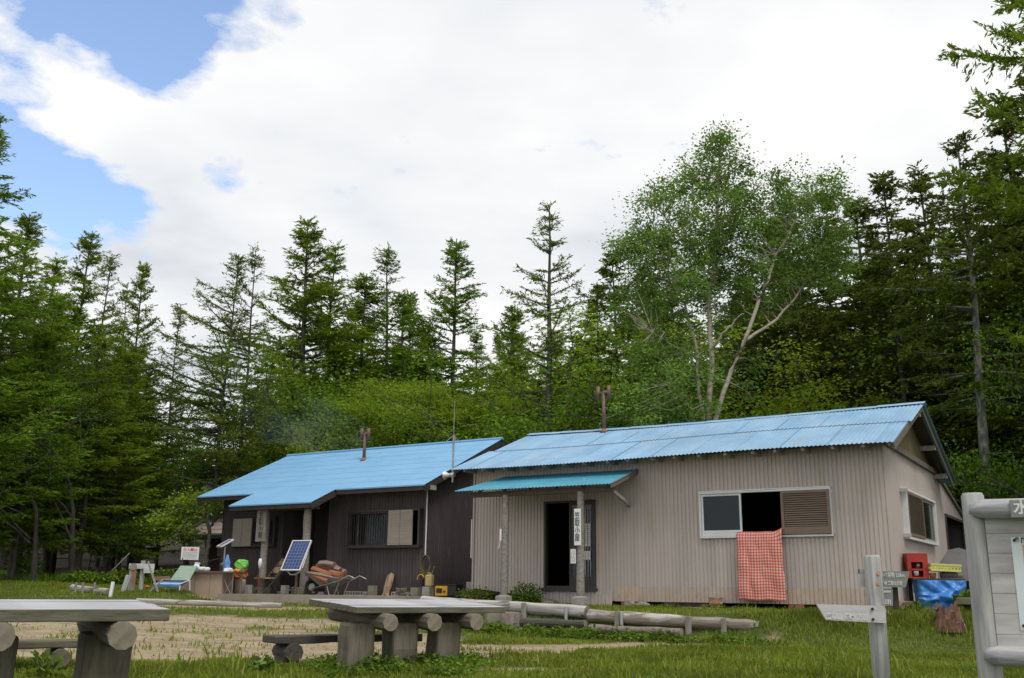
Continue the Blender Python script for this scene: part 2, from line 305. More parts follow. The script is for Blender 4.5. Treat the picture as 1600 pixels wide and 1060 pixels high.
def groundmat():
    m = bpy.data.materials.new('ground_soil'); m.use_nodes = True; t = m.node_tree; t.nodes.clear()
    out = nn(t, 'ShaderNodeOutputMaterial'); p = nn(t, 'ShaderNodeBsdfPrincipled'); p.inputs['Roughness'].default_value = .95
    p.inputs['Specular IOR Level'].default_value = .15
    at = nn(t, 'ShaderNodeAttribute', attribute_name='dirt'); tc = nn(t, 'ShaderNodeTexCoord')
    def noise(s, st, d=8):
        mp = nn(t, 'ShaderNodeMapping'); mp.inputs['Scale'].default_value = st; t.links.new(tc.outputs['Object'], mp.inputs[0])
        n = nn(t, 'ShaderNodeTexNoise'); n.inputs['Scale'].default_value = s; n.inputs['Detail'].default_value = d; n.inputs['Roughness'].default_value = .65
        t.links.new(mp.outputs[0], n.inputs['Vector']); return n.outputs[0]
    d1 = ramp(t, noise(3, (.45, 1.6, 1)), ((.3, (.20, .155, .095)), (.5, (.32, .255, .165)), (.68, (.43, .355, .24))))
    d2 = ramp(t, noise(26, (1, 1, 1)), ((.36, (.62, .58, .5)), (.5, (1, 1, 1))))
    mxm = nn(t, 'ShaderNodeMix', data_type='RGBA', blend_type='MULTIPLY'); mxm.inputs[0].default_value = .8
    t.links.new(d1, mxm.inputs[6]); t.links.new(d2, mxm.inputs[7])
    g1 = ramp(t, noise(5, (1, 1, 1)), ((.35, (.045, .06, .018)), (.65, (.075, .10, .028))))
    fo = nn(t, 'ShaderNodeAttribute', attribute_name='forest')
    f1 = ramp(t, noise(2, (1, 1, 1)), ((.35, (.02, .017, .011)), (.6, (.034, .026, .017)), (.72, (.03, .038, .012))))  # forest floor, its colour lowered to carry the shade of the trees
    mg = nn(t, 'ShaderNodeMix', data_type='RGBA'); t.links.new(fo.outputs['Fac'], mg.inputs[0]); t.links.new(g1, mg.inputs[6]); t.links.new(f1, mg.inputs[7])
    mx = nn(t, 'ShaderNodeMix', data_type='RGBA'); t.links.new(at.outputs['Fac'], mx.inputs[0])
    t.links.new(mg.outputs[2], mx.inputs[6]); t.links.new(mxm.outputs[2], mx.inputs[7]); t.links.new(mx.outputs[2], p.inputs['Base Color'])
    b = nn(t, 'ShaderNodeBump'); b.inputs['Strength'].default_value = .5; b.inputs['Distance'].default_value = .03
    t.links.new(noise(9, (.6, 1.5, 1)), b.inputs['Height']); t.links.new(b.outputs[0], p.inputs['Normal'])
    t.links.new(p.outputs[0], out.inputs[0]); MATS['ground'] = m
groundmat()

# ------------------------------------------------------------------ mesh helpers
class MB:
    def __init__(s): s.v = []; s.f = []; s.m = []; s.mats = []
    def mi(s, mat):
        if mat is None: return 0
        if mat not in s.mats: s.mats.append(mat)
        return s.mats.index(mat)
    def face(s, pts, mat=None):
        n = len(s.v); s.v += [tuple(p) for p in pts]; s.f.append(tuple(range(n, n+len(pts)))); s.m.append(s.mi(mat))
    def box(s, c, d, rz=0, mat=None, M4=None):
        hx, hy, hz = d[0]/2, d[1]/2, d[2]/2; n = len(s.v)
        ca, sa = math.cos(rz), math.sin(rz)
        for z in (-hz, hz):
            for x, y in ((-hx, -hy), (hx, -hy), (hx, hy), (-hx, hy)):
                p = Vector((c[0]+x*ca-y*sa, c[1]+x*sa+y*ca, c[2]+z))
                if M4: p = M4 @ p
                s.v.append(tuple(p))
        k = s.mi(mat)
        for q in ((3, 2, 1, 0), (4, 5, 6, 7), (0, 1, 5, 4), (1, 2, 6, 5), (2, 3, 7, 6), (3, 0, 4, 7)):
            s.f.append(tuple(n+i for i in q)); s.m.append(k)
        return s
    def bb(s, x0, x1, y0, y1, z0, z1, mat=None):
        return s.box(((x0+x1)/2, (y0+y1)/2, (z0+z1)/2), (abs(x1-x0), abs(y1-y0), abs(z1-z0)), 0, mat)
    def tube(s, pts, rad, n=8, mat=None, cap=None, jit=0, closed=True):
        pts = [Vector(p) for p in pts]
        if not hasattr(rad, '__len__'): rad = [rad]*len(pts)
        k = s.mi(mat); base = len(s.v); prev = None
        for i, p in enumerate(pts):
            d = (pts[min(i+1, len(pts)-1)]-pts[max(i-1, 0)]).normalized()
            if prev is None:
                a = Vector((0, 0, 1)) if abs(d.z) < .9 else Vector((1, 0, 0))
                u = d.cross(a).normalized()
            else:
                u = (prev-d*prev.dot(d)).normalized()
            prev = u; w = d.cross(u)
            for j in range(n):
                t = 2*math.pi*j/n; r = rad[i]*(1+random.uniform(-jit, jit))
                s.v.append(tuple(p+u*math.cos(t)*r+w*math.sin(t)*r))
        for i in range(len(pts)-1):
            for j in range(n):
                a = base+i*n+j; b = base+i*n+(j+1) % n
                s.f.append((a, b, b+n, a+n)); s.m.append(k)
        if closed:
            kc = s.mi(cap) if cap else k
            s.f.append(tuple(base+j for j in reversed(range(n)))); s.m.append(kc)
            e = base+(len(pts)-1)*n
            s.f.append(tuple(e+j for j in range(n))); s.m.append(kc)
        return s
    def build(s, name, mat=None, parent=None, bevel=0, smooth=False, loc=None, rz=0, M4=None):
        me = bpy.data.meshes.new(name); me.from_pydata(s.v, [], s.f)
        mats = s.mats if s.mats else [mat]
        if s.mats and mat and mat not in s.mats: pass
        for m in mats: me.materials.append(MATS[m])
        if len(mats) > 1: me.polygons.foreach_set('material_index', s.m)
        if smooth: me.polygons.foreach_set('use_smooth', [len(f) <= 4 for f in s.f])
        me.update()
        o = bpy.data.objects.new(name, me); C.objects.link(o)
        if parent: o.parent = parent
        if M4 is not None: o.matrix_basis = M4
        elif loc is not None: o.location = loc; o.rotation_euler = (0, 0, rz)
        if bevel:
            b = o.modifiers.new('bevel', 'BEVEL'); b.width = bevel; b.segments = 2; b.limit_method = 'ANGLE'
        return o
def tag(o, label=None, cat=None, group=None, kind=None):
    if label: o['label'] = label
    if cat: o['category'] = cat
    if group: o['group'] = group
    if kind: o['kind'] = kind
    return o
def thing(name, label, cat, loc=(0, 0, 0), rz=0, group=None, M4=None):
    o = bpy.data.objects.new(name, None); C.objects.link(o); o.empty_display_size = .1
    if M4 is not None: o.matrix_basis = M4
    else: o.location = loc; o.rotation_euler = (0, 0, rz)
    return tag(o, label, cat, group)
def frame(p0, p1, up=(0, 0, 1)):
    p0 = Vector(p0); p1 = Vector(p1); x = (p1-p0).normalized(); up = Vector(up)
    y = up.cross(x)
    if y.length < 1e-4: y = Vector((0, 1, 0)).cross(x)
    y.normalize(); z = x.cross(y)
    m = Matrix((x, y, z)).transposed().to_4x4(); m.translation = p0
    return m, (p1-p0).length
def log(name, p0, p1, r0, r1=None, mat='table_log', parent=None, cap='log_end', n=14, wob=.06, bend=0, taper=0, sq=0):
    """a round timber along its own x axis, uneven along its length"""
    m, L = frame(p0, p1); r1 = r0 if r1 is None else r1; b = MB()
    k = max(5, int(L/.22)+3); pts = []; rad = []
    for i in range(k):
        t = i/(k-1); pts.append((t*L, bend*math.sin(t*3.1)+random.uniform(-1, 1)*r0*.04, random.uniform(-1, 1)*r0*.04))
        e = min(t, 1-t)*L
        tp = 1 if taper == 0 else min(1, .45+.55*(e/taper)**.5) if e < taper else 1
        rad.append((r0+(r1-r0)*t)*(1+random.uniform(-wob, wob))*tp)
    b.tube(pts, rad, n, mat, cap, jit=.025)
    return b.build(name, None, parent, smooth=True, M4=m, bevel=.004)
def beam(name, p0, p1, w, h, mat, parent=None, bevel=.004, up=(0, 0, 1), rough=0):
    m, L = frame(p0, p1, up); b = MB()
    if rough:
        k = max(4, int(L/.2)); 
        rows = []
        for i in range(k+1):
            x = L*i/k; e = [random.uniform(-rough, rough) for _ in range(4)]
            rows.append([(x, -w/2+e[0], -h/2+e[1]*.5), (x, w/2+e[2], -h/2+e[1]*.5), (x, w/2+e[2], h/2), (x, -w/2+e[0], h/2)])
        for r in rows: b.v += r
        for i in range(k):
            for j in range(4):
                a = i*4+j; c = i*4+(j+1) % 4; b.f.append((a, c, c+4, a+4)); b.m.append(0)
        b.f.append((3, 2, 1, 0)); b.m.append(0); b.f.append(tuple(k*4+j for j in range(4))); b.m.append(0)
    else: b.box((L/2, 0, 0), (L, w, h))
    return b.build(name, mat, parent, bevel=bevel, M4=m)
def text(name, s, size, mat, parent=None, M4=None, depth=.002, vertical=False, sx=1.0, weight=0.0):
    c = bpy.data.curves.new('t', 'FONT'); c.body = '\n'.join(s) if vertical else s; c.size = size; c.align_x = 'CENTER'; c.align_y = 'CENTER'
    c.extrude = depth; c.offset = weight*size
    if vertical: c.space_line = .95
    o = bpy.data.objects.new('t', c); C.objects.link(o)
    dg = bpy.context.evaluated_depsgraph_get(); me = bpy.data.meshes.new_from_object(o.evaluated_get(dg)); bpy.data.objects.remove(o)
    me.materials.clear(); me.materials.append(MATS[mat])
    if sx != 1:
        for v in me.vertices: v.co.x *= sx
    o = bpy.data.objects.new(name, me); C.objects.link(o)
    if parent: o.parent = parent
    if M4 is not None: o.matrix_basis = M4
    return o
def facing(loc, rz=0, tilt=0):
    """matrix for lettering standing upright, read from -y"""
    return Matrix.Translation(loc) @ Matrix.Rotation(rz, 4, 'Z') @ Matrix.Rotation(R_(90)-tilt, 4, 'X')
def npmesh(name, V, F, mats, mi=None, smooth=False):
    me = bpy.data.meshes.new(name); k = F.shape[1]
    me.vertices.add(len(V)); me.vertices.foreach_set('co', np.ascontiguousarray(V, np.float32).ravel())
    me.loops.add(F.size); me.loops.foreach_set('vertex_index', F.astype(np.int32).ravel())
    me.polygons.add(len(F)); me.polygons.foreach_set('loop_start', np.arange(0, F.size, k, dtype=np.int32))
    for m in mats: me.materials.append(MATS[m])
    if mi is not None: me.polygons.foreach_set('material_index', mi.astype(np.int32))
    if smooth: me.polygons.foreach_set('use_smooth', np.ones(len(F), bool))
    me.update(calc_edges=True); return me
def link(name, me, parent=None, loc=None):
    o = bpy.data.objects.new(name, me); C.objects.link(o)
    if parent: o.parent = parent
    if loc is not None: o.location = loc
    return o
def leaves(c, d, l, w, up=.6):
    """rhombic leaf cards: centres c, directions d, length l, width w; faces lean towards the sky"""
    n = len(c); d = d/np.maximum(np.linalg.norm(d, axis=1, keepdims=True), 1e-6)
    r = rng.normal(size=(n, 3)); r[:, 2] += up*2
    s = np.cross(d, r); s /= np.maximum(np.linalg.norm(s, axis=1, keepdims=True), 1e-6)
    l = np.broadcast_to(l, (n,))[:, None]; w = np.broadcast_to(w, (n,))[:, None]
    V = np.stack([c-d*l/2, c+s*w/2, c+d*l/2, c-s*w/2], 1).reshape(-1, 3)
    return V, np.arange(4*n).reshape(n, 4)

# ------------------------------------------------------------------ ground
def vnoise(x, y, s, seed=0):
    """smooth value noise on the plane"""
    r = np.random.default_rng(seed); T = r.random((64, 64))
    x = np.asarray(x)*s+100; y = np.asarray(y)*s+100; xi = np.floor(x).astype(int); yi = np.floor(y).astype(int)
    fx = x-xi; fy = y-yi; fx = fx*fx*(3-2*fx); fy = fy*fy*(3-2*fy)
    a = T[xi % 64, yi % 64]; b = T[(xi+1) % 64, yi % 64]; c = T[xi % 64, (yi+1) % 64]; d = T[(xi+1) % 64, (yi+1) % 64]
    return (a*(1-fx)+b*fx)*(1-fy)+(c*(1-fx)+d*fx)*fy
def dirtmask(x, y):
    x = np.asarray(x, float); y = np.asarray(y, float)
    n = (vnoise(x, y, 1.1, 1)-.5)*.9+(vnoise(x, y, 3.3, 2)-.5)*.6+(vnoise(x, y, 8, 3)-.5)*.35
    def ell(cx, cy, rx, ry, a=0):
        dx = x-cx; dy = y-cy; ca, sa = math.cos(a), math.sin(a)
        u = (dx*ca+dy*sa)/rx; v = (-dx*sa+dy*ca)/ry
        return 1.25-np.sqrt(u*u+v*v)
    m = np.maximum.reduce([ell(-3.0, 12.6, 3.5, 2.7, .05), ell(-7.5, 13.4, 4.5, 3.4), ell(.6, 13.0, 2.6, .5, .10), ell(-.7, 12.4, 1.7, 1.1),
                           ell(-1.2, 10.9, .5, .35), ell(.1, 10.2, .9, .28), ell(-6.2, 9.6, 1.0, .6)])
    m = np.maximum(m, ell(-4.2, 15.6, 3.6, 1.5, .05)-.22); m = np.maximum(m, ell(-5.6, 19.2, 3.0, 1.6)-.3); m = np.maximum(m, ell(-.6, 17.8, 2.6, .9, -.55)-.1)
    slabm = ell(-4.6, 22.0, 3.4, 1.3, -.55)
    m = np.maximum(m, slabm)
    return ss(.12, .42, m+n*.55)
def ground():
    def axis(pts):
        out = []
        for a, b, st in pts: out += list(np.arange(a, b, st))
        return np.array(out+[pts[-1][1]])
    xs = axis([(-420, -60, 30), (-60, -14, 2), (-14, -9, .5), (-9, 8, .11), (8, 14, .5), (14, 60, 2), (60, 420, 30)])
    ys = axis([(-60, 0, 10), (0, 6, 1), (6, 18, .11), (18, 32, .35), (32, 90, 3), (90, 600, 30)])
    X, Y = np.meshgrid(xs, ys, indexing='ij')
    D = dirtmask(X, Y)
    far = ss(30, 40, Y)
    Z = gz(X, Y)+(vnoise(X, Y, 1.3, 5)-.5)*.05+(vnoise(X, Y, .35, 6)-.5)*.08*ss(8, 12, Y)+(vnoise(X, Y, .11, 8)-.5)*1.2*far-D*.02
    V = np.stack([X, Y, Z], -1).reshape(-1, 3); nx, ny = X.shape
    i = np.arange(nx*ny).reshape(nx, ny)
    F = np.stack([i[:-1, :-1], i[1:, :-1], i[1:, 1:], i[:-1, 1:]], -1).reshape(-1, 4)
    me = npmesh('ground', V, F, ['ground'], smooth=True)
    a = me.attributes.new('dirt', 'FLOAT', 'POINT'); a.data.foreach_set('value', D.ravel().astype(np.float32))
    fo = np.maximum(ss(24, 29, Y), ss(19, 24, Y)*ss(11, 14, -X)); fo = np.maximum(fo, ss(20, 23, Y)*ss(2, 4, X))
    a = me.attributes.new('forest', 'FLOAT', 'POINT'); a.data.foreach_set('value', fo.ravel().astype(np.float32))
    tag(link('ground', me), kind='structure')
ground()

# ------------------------------------------------------------------ hut frames
O1 = Vector((6.371, 17, 0)); O2 = Vector((-1.897, 23, 0))
def H(O, u, v, z): return Vector((O.x+u*FD[0]+v*SDV[0], O.y+u*FD[1]+v*SDV[1], z))
def FR(px, py, O, v=0):
    d = rayd(px, py); n = SDV; t = (O.x*n[0]+O.y*n[1]+v)/(d.x*n[0]+d.y*n[1]); x, y, z = d.x*t, d.y*t, EYE+d.z*t
    return (x-O.x)*FD[0]+(y-O.y)*FD[1], z
RIB = [(0, 0), (.60, 0), (.70, 1), (.88, 1), (.98, 0)]
def corr(u0, u1, zb, zt, holes=(), pitch=.0765, depth=.014, side=-1, axis='u', c=0.0, rough=.0):
    """ribbed metal sheet standing on the line v=c (or u=c), outside towards `side`; holes are (u0,u1,z0,z1)"""
    b = MB(); zbf = zb if callable(zb) else (lambda t: zb); ztf = zt if callable(zt) else (lambda t: zt)
    xs = {}
    k0 = int(u0/pitch)-1; k1 = int(u1/pitch)+2
    for k in range(k0, k1):
        for fx, h in RIB:
            x = (k+fx)*pitch
            if u0 < x < u1: xs[round(x, 5)] = h*depth
    def prof(x):
        f = (x/pitch) % 1; pr = RIB+[(1.0, 0)]
        for (a, ha), (bb_, hb) in zip(pr, pr[1:]):
            if a <= f <= bb_: return (ha+(hb-ha)*(f-a)/(bb_-a))*depth
        return 0
    for x in [u0, u1]+[h for q in holes for h in q[:2]]:
        if u0 <= x <= u1: xs[round(x, 5)] = prof(x)
    X = sorted(xs)
    def pt(x, z):
        off = c-side*xs[x]
        return (x, off, z) if axis == 'u' else (off, x, z)
    for a, d in zip(X, X[1:]):
        mid = (a+d)/2; cuts = sorted((h[2], h[3]) for h in holes if h[0] < mid < h[1])
        lo_a, lo_d = zbf(a), zbf(d)
        for z0, z1 in cuts:
            if z0 > lo_a: b.face([pt(a, lo_a), pt(d, lo_d), pt(d, z0), pt(a, z0)])
            lo_a = lo_d = z1
        b.face([pt(a, lo_a), pt(d, lo_d), pt(d, ztf(d)), pt(a, ztf(a))])
    return b
def corr_roof(u0, u1, rows, pitch=.076, amp=.009, u0f=None, sag=None):
    """corrugated sheet roof; rows = [(v, z), ...] from eave to ridge, waves across u"""
    n = int((u1-u0)/pitch*4); V = []; F = []
    for j, (v, z) in enumerate(rows):
        a = u0 if u0f is None else u0f(v)
        for i in range(n+1):
            u = a+(u1-a)*i/n; dz = sag(u, v) if sag else 0
            V.append((u, v, z+dz+amp*math.cos(2*math.pi*u/pitch)))
    for j in range(len(rows)-1):
        for i in range(n):
            a = j*(n+1)+i; F.append((a, a+1, a+n+2, a+n+1))
    return np.array(V), np.array(F)

# ------------------------------------------------------------------ the pale hut
hut = thing('mountain_hut', 'long pale beige corrugated metal hut with a canopy over its open door', 'hut', O1, YAW)
Zr = lambda v: 3.97+(v+.5)*.377 if v <= 2.5 else 5.101-(v-2.5)*.377
sagf = lambda u, v: .05*math.sin((u+8.6)/9.0*math.pi)*-1 if v > 2 else -.02*math.sin((u+8.6)/4.4*math.pi)
WIN = (-3.33, -.91, 2.47, 3.31); DOOR = (-6.65, -5.5, 1.56, 3.26)
bot = lambda u: 1.54+(u+8.37)*(-.10) if u < -6.7 else (1.24 if u < -5.2 else 1.33)
corr(-8.37, 0, bot, 4.06, [(WIN[0]+.02, WIN[1]-.02, WIN[2]+.02, WIN[3]-.02), DOOR]).build('front_wall', 'cream_metal', hut)
corr(-8.37, -6.7, lambda u: bot(u)-.005, lambda u: bot(u)+.10, c=-.004).build('skirting_strip', 'cream_metal', hut)
b = MB()
corr(0.0, 5.5, lambda v: 1.40-.004*v, 4.03, [(1.32, 4.35, 2.49, 3.36)], axis='v', side=1, c=.0).build('gable_wall', 'cream_metal', hut)
corr(5.5, 9.0, lambda v: 1.36, lambda v: 4.03-(v-5.5)*.21, [(6.1, 8.85, 1.2, 3.2)], axis='v', side=1, c=.0).build('lean_to_wall', 'cream_metal', hut)
b = MB(); b.face([(-.02, .02, 4.03), (-.02, 5.0, 4.03), (-.02, 5.0, Zr(5.0)-.05), (-.02, 2.5, Zr(2.5)-.05), (-.02, .02, Zr(.02)-.05)]); b.build('gable_panel', 'gable_ply', hut)
b = MB(); b.bb(-8.3, -.05, 5.46, 5.5, 1.2, 4.0); b.bb(-8.36, -8.33, .03, 5.46, 1.3, 4.0); b.face([(-8.35, .02, 4.0), (-8.35, 5.0, 4.0), (-8.35, 2.5, 5.0)])
b.bb(-8.3, -.05, 8.96, 9.0, 1.2, 3.3); b.build('rear_wall', 'dark_metal', hut)
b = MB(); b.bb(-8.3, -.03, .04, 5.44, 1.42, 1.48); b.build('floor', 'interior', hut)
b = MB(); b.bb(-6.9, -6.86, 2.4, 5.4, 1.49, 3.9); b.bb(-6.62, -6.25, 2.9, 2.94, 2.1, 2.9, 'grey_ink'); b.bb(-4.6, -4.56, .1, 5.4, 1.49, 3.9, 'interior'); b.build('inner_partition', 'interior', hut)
V, F = corr_roof(-8.66, .30, [(v, Zr(v)) for v in (-.52, 0, .5, 1.0)], sag=sagf); m1 = link('front_roof_lower', npmesh('rl', V, F, ['blue_roof_worn'], smooth=True), hut)
V, F = corr_roof(-8.50, .36, [(v, Zr(v)+.012) for v in (.94, 1.5, 2.0, 2.52)], sag=sagf); link('front_roof_upper', npmesh('ru', V, F, ['blue_roof_worn'], smooth=True), hut)
V, F = corr_roof(-8.55, .36, [(2.5, Zr(2.5)), (4, Zr(4)), (5.75, Zr(5.75))]); link('rear_roof', npmesh('rr', V, F, ['blue_roof_worn'], smooth=True), hut)
V, F = corr_roof(-8.5, .05, [(5.3, 4.05), (9.2, 3.27)]); link('lean_to_roof', npmesh('lr', V, F, ['blue_roof_worn'], smooth=True), hut)
b = MB()
for k in range(10):        # ridge capping in overlapping lengths
    u = -8.5+k*.886; s0 = sagf(u, 3); s1 = sagf(u+.9, 3)
    for sg, vv in ((-1, 2.34), (1, 2.68)):
        b.face([(u, 2.5, 5.145+s0), (u+.9, 2.5, 5.137+s1), (u+.9, vv, 5.072+s1), (u, vv, 5.08+s0)])
b.build('ridge_cap', 'blue_roof_worn', hut)
# sheet edges seen as fine lines running up the slope
for k in range(11):
    u = -8.2+k*.82
    for v0, v1, dz in ((-.52, .94, .012), (.96, 2.34, .025)):
        uu = u+(.35 if v0 > 0 else 0)
        if uu > .2: continue
        vs = np.linspace(v0, v1, 6); b = MB()
        for a, c in zip(vs, vs[1:]): b.face([(uu, a, Zr(a)+dz+sagf(uu, a)), (uu+.012, a, Zr(a)+dz+sagf(uu, a)), (uu+.012, c, Zr(c)+dz+sagf(uu, c)), (uu, c, Zr(c)+dz+sagf(uu, c))])
        b.build('sheet_lap', 'blue_roof', hut)
b = MB(); b.face([(-8.5, -.42, Zr(-.42)-.03), (.2, -.42, Zr(-.42)-.03), (.2, 2.5, Zr(2.5)-.07), (-8.5, 2.5, Zr(2.5)-.07)]); b.face([(-8.5, 2.5, Zr(2.5)-.07), (.2, 2.5, Zr(2.5)-.07), (.2, 5.4, Zr(5.4)-.03), (-8.5, 5.4, Zr(5.4)-.03)]); b.build('roof_boards', 'roof_wood', hut)
for k in range(19):
    u = -8.35+k*.475+random.uniform(-.05, .05); b = MB(); b.box((u, -.22, Zr(-.42)-.055), (.055, .42, .055)); b.build('rafter_end', 'rafter_end', hut)
def barge(v0, v1, u, O, parent, name='barge_board', mat='barge', Zf=Zr, w=.13, dz=-.075):
    p0 = (u, v0, Zf(v0)+dz); p1 = (u, v1, Zf(v1)+dz); return beam(name, p0, p1, .03, w, mat, parent)
barge(-.5, 2.5, .285, O1, hut); barge(5.75, 2.5, .285, O1, hut)
for v, dz in ((2.45, -.2), (3.9, -.16), (5.1, -.16)): beam('purlin_end', (-.1, v, Zr(v)+dz), (.27, v, Zr(v)+dz), .09, .1, 'rafter_end', hut)
beam('wall_plate', (.035, -.12, 4.06), (.035, 5.5, 4.05), .07, .10, 'barge', hut, rough=.006)
beam('lean_to_edge', (.03, 5.55, 4.02), (.03, 9.1, 3.28), .05, .09, 'barge', hut)
b = MB(); b.bb(-8.35, -.02, -.02, .02, 4.055, 4.13); b.build('eave_plate', 'roof_wood', hut)
# corner trim
b = MB(); b.bb(-8.395, -8.36, -.03, .03, 1.5, 4.0); b.build('corner_trim', 'cream_metal', hut)
b = MB(); b.bb(-8.43, -8.41, -.035, -.015, 2.15, 2.95); b.build('wall_pipe', 'alu_white', hut)
# front window
def bars(bm, x0, x1, z0, z1, y0, y1, w, mat=None):
    bm.bb(x0, x1, y0, y1, z1-w, z1, mat); bm.bb(x0, x1, y0, y1, z0, z0+w, mat); bm.bb(x0, x0+w, y0, y1, z0+w, z1-w, mat); bm.bb(x1-w, x1, y0, y1, z0+w, z1-w, mat)
wf = MB(); bars(wf, WIN[0], WIN[1], WIN[2], WIN[3], -.055, .05, .035); win = wf.build('window', 'alu_white', hut, bevel=.003)
b = MB(); bars(b, -3.29, -2.53, 2.51, 3.27, -.03, 0, .035); b.bb(-3.255, -2.565, -.032, -.002, 2.545, 2.61); b.build('sash', 'alu_white', win)
b = MB(); b.bb(-3.255, -2.565, -.018, -.012, 2.6, 3.235); b.build('pane', 'glass', win)
b = MB(); b.bb(-3.25, -2.57, .06, .07, 2.5, 3.28); b.build('curtain', 'grey_sheet', win)
b = MB(); bars(b, -1.79, -.93, 2.515, 3.275, -.075, -.045, .05)
for k in range(15): 
    z = 2.66+k*.0385; Mx = Matrix.Translation((-1.36, -.058, z)) @ Matrix.Rotation(R_(-32), 4, 'X'); b.box((0, 0, 0), (.80, .007, .025), M4=Mx)
bk = MB(); bk.bb(-1.76, -.97, -.050, -.046, 2.56, 3.23); bk.build('slat_gap_shade', 'dark_frame', win)  # dark sheet painting the shade seen between the slats
b.bb(-1.74, -.98, -.068, -.05, 2.565, 2.64); b.build('louvre_shutter', 'shutter', win)
b = MB(); b.bb(-.905, -.885, -.03, -.01, 3.22, 3.27); b.bb(-.905, -.885, -.03, -.01, 2.52, 2.57); b.bb(-3.35, -.9, -.06, -.01, 3.312, 3.33); b.build('window_bracket', 'alu', win)
# side window, boxed out from the gable wall
b = MB()
def ybars(bm, y0, y1, z0, z1, x0, x1, w):
    bm.bb(x0, x1, y0, y1, z1-w, z1); bm.bb(x0, x1, y0, y1, z0, z0+w); bm.bb(x0, x1, y0, y0+w, z0+w, z1-w); bm.bb(x0, x1, y1-w, y1, z0+w, z1-w)
ybars(b, 1.3, 4.37, 2.47, 3.38, -.05, .10, .05); w2 = b.build('window', 'alu_white', hut, bevel=.004); w2.data.materials[0] = MATS['alu_white']
b = MB(); ybars(b, 1.35, 2.85, 2.53, 3.33, .085, .11, .05)
for k in range(17):
    Mx = Matrix.Translation((.098, 2.1, 2.6+k*.042)) @ Matrix.Rotation(R_(32), 4, 'Y'); b.box((0, 0, 0), (.007, 1.42, .026), M4=Mx)
bk = MB(); bk.bb(.082, .086, 1.38, 2.82, 2.55, 3.3); bk.build('slat_gap_shade', 'dark_frame', w2)  # shade between these slats, painted as a dark sheet
b.build('louvre_shutter', 'shutter', w2)
b = MB(); ybars(b, 2.85, 4.3, 2.53, 3.33, .02, .05, .045); b.build('sash', 'shutter_pale', w2)
b = MB(); b.bb(.03, .036, 2.9, 4.25, 2.57, 3.29); b.build('pane', 'glass', w2)
b = MB(); b.bb(.0, .13, 1.2, 1.28, 2.5, 2.56); b.bb(.0, .13, 1.2, 1.28, 3.3, 3.36); b.build('window_bracket', 'alu', w2)
# dark opening of the lean-to
b = MB(); ybars(b, 6.05, 8.9, 1.3, 3.25, -.03, .03, .06); b.build('doorway_frame', 'roof_wood', hut)
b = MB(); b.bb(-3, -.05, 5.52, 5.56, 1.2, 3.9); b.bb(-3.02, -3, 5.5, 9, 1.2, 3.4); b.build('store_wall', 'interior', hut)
# door
dr = MB(); bars(dr, DOOR[0], DOOR[1], DOOR[2], DOOR[3], -.05, .06, .04); dr.bb(-6.68, -5.47, -.11, .02, 1.50, 1.56); door = dr.build('door', 'dark_frame', hut, bevel=.003)
b = MB(); bars(b, -6.08, -5.53, 1.60, 3.22, -.03, 0, .05); b.bb(-6.03, -5.58, -.03, 0, 2.35, 2.40); b.bb(-6.03, -5.58, -.028, -.002, 1.65, 1.78); b.build('door_leaf', 'dark_frame', door)
b = MB(); b.bb(-6.03, -5.58, -.017, -.012, 1.78, 2.35); b.bb(-6.03, -5.58, -.017, -.012, 2.40, 3.17); b.build('pane', 'glass', door)
b = MB()
for k in range(5): b.tube([(-5.82+k*.055, -.045, 1.78), (-5.82+k*.055, -.045, 3.1)], .006, 6)
b.build('bar', 'steel', door)
for k in range(3):
    b = MB(); b.bb(-5.80+k*.068, -5.745+k*.068, -.034, -.0305, 2.36, 2.80, 'paper')
    for j in range(9): b.bb(-5.785+k*.068, -5.76+k*.068, -.0365, -.0342, 2.40+j*.042, 2.41+j*.042+.012, 'grey_ink')
    b.build('paper_strip', 'paper', door)
b = MB(); b.bb(-5.8, -5.60, -.034, -.0305, 2.10, 2.27, 'paper')
b.build('notice_sheet', 'paper', door)
corr(-6.7, -5.15, 1.20, 1.50, c=-.05).build('step_panel', 'cream_metal', hut)
corr(-5.1, -.02, 1.325, lambda u: 1.60+.0*u, c=-.006).build('skirting_strip', 'wall_stain', hut)
# foundations under the wall
for u, w, h, mt in ((-6.72, .25, .13, 'rust'), (-4.98, .36, .2, 'rust'), (-1.78, .28, .22, 'rust'), (-.35, .42, .20, 'found_wood')):
    b = MB(); b.bb(u, u+w, .0, .25, 1.1, 1.33 if u > -6 else 1.36); b.build('footing', mt, hut, bevel=.01)
for u, w in ((-4.12, .48), (-3.62, .36), (-3.9, .5)): 
    b = MB(); b.bb(u, u+w, .03, .2, 1.14, 1.322); b.build('footing', 'found_wood', hut, bevel=.01)
for u in (-3.3, -2.4, -1.3, -.8): beam('floor_joist', (u, .06, 1.36), (u, 3, 1.36), .1, .1, 'found_wood', hut)
b = MB(); b.bb(-6.6, -3.0, 1.6, 1.64, 1.0, 1.4); b.bb(-3, 0, 2.2, 2.24, 1.0, 1.4); b.build('underfloor_dark', 'black', hut)  # black sheets stand in for the shade under the floor
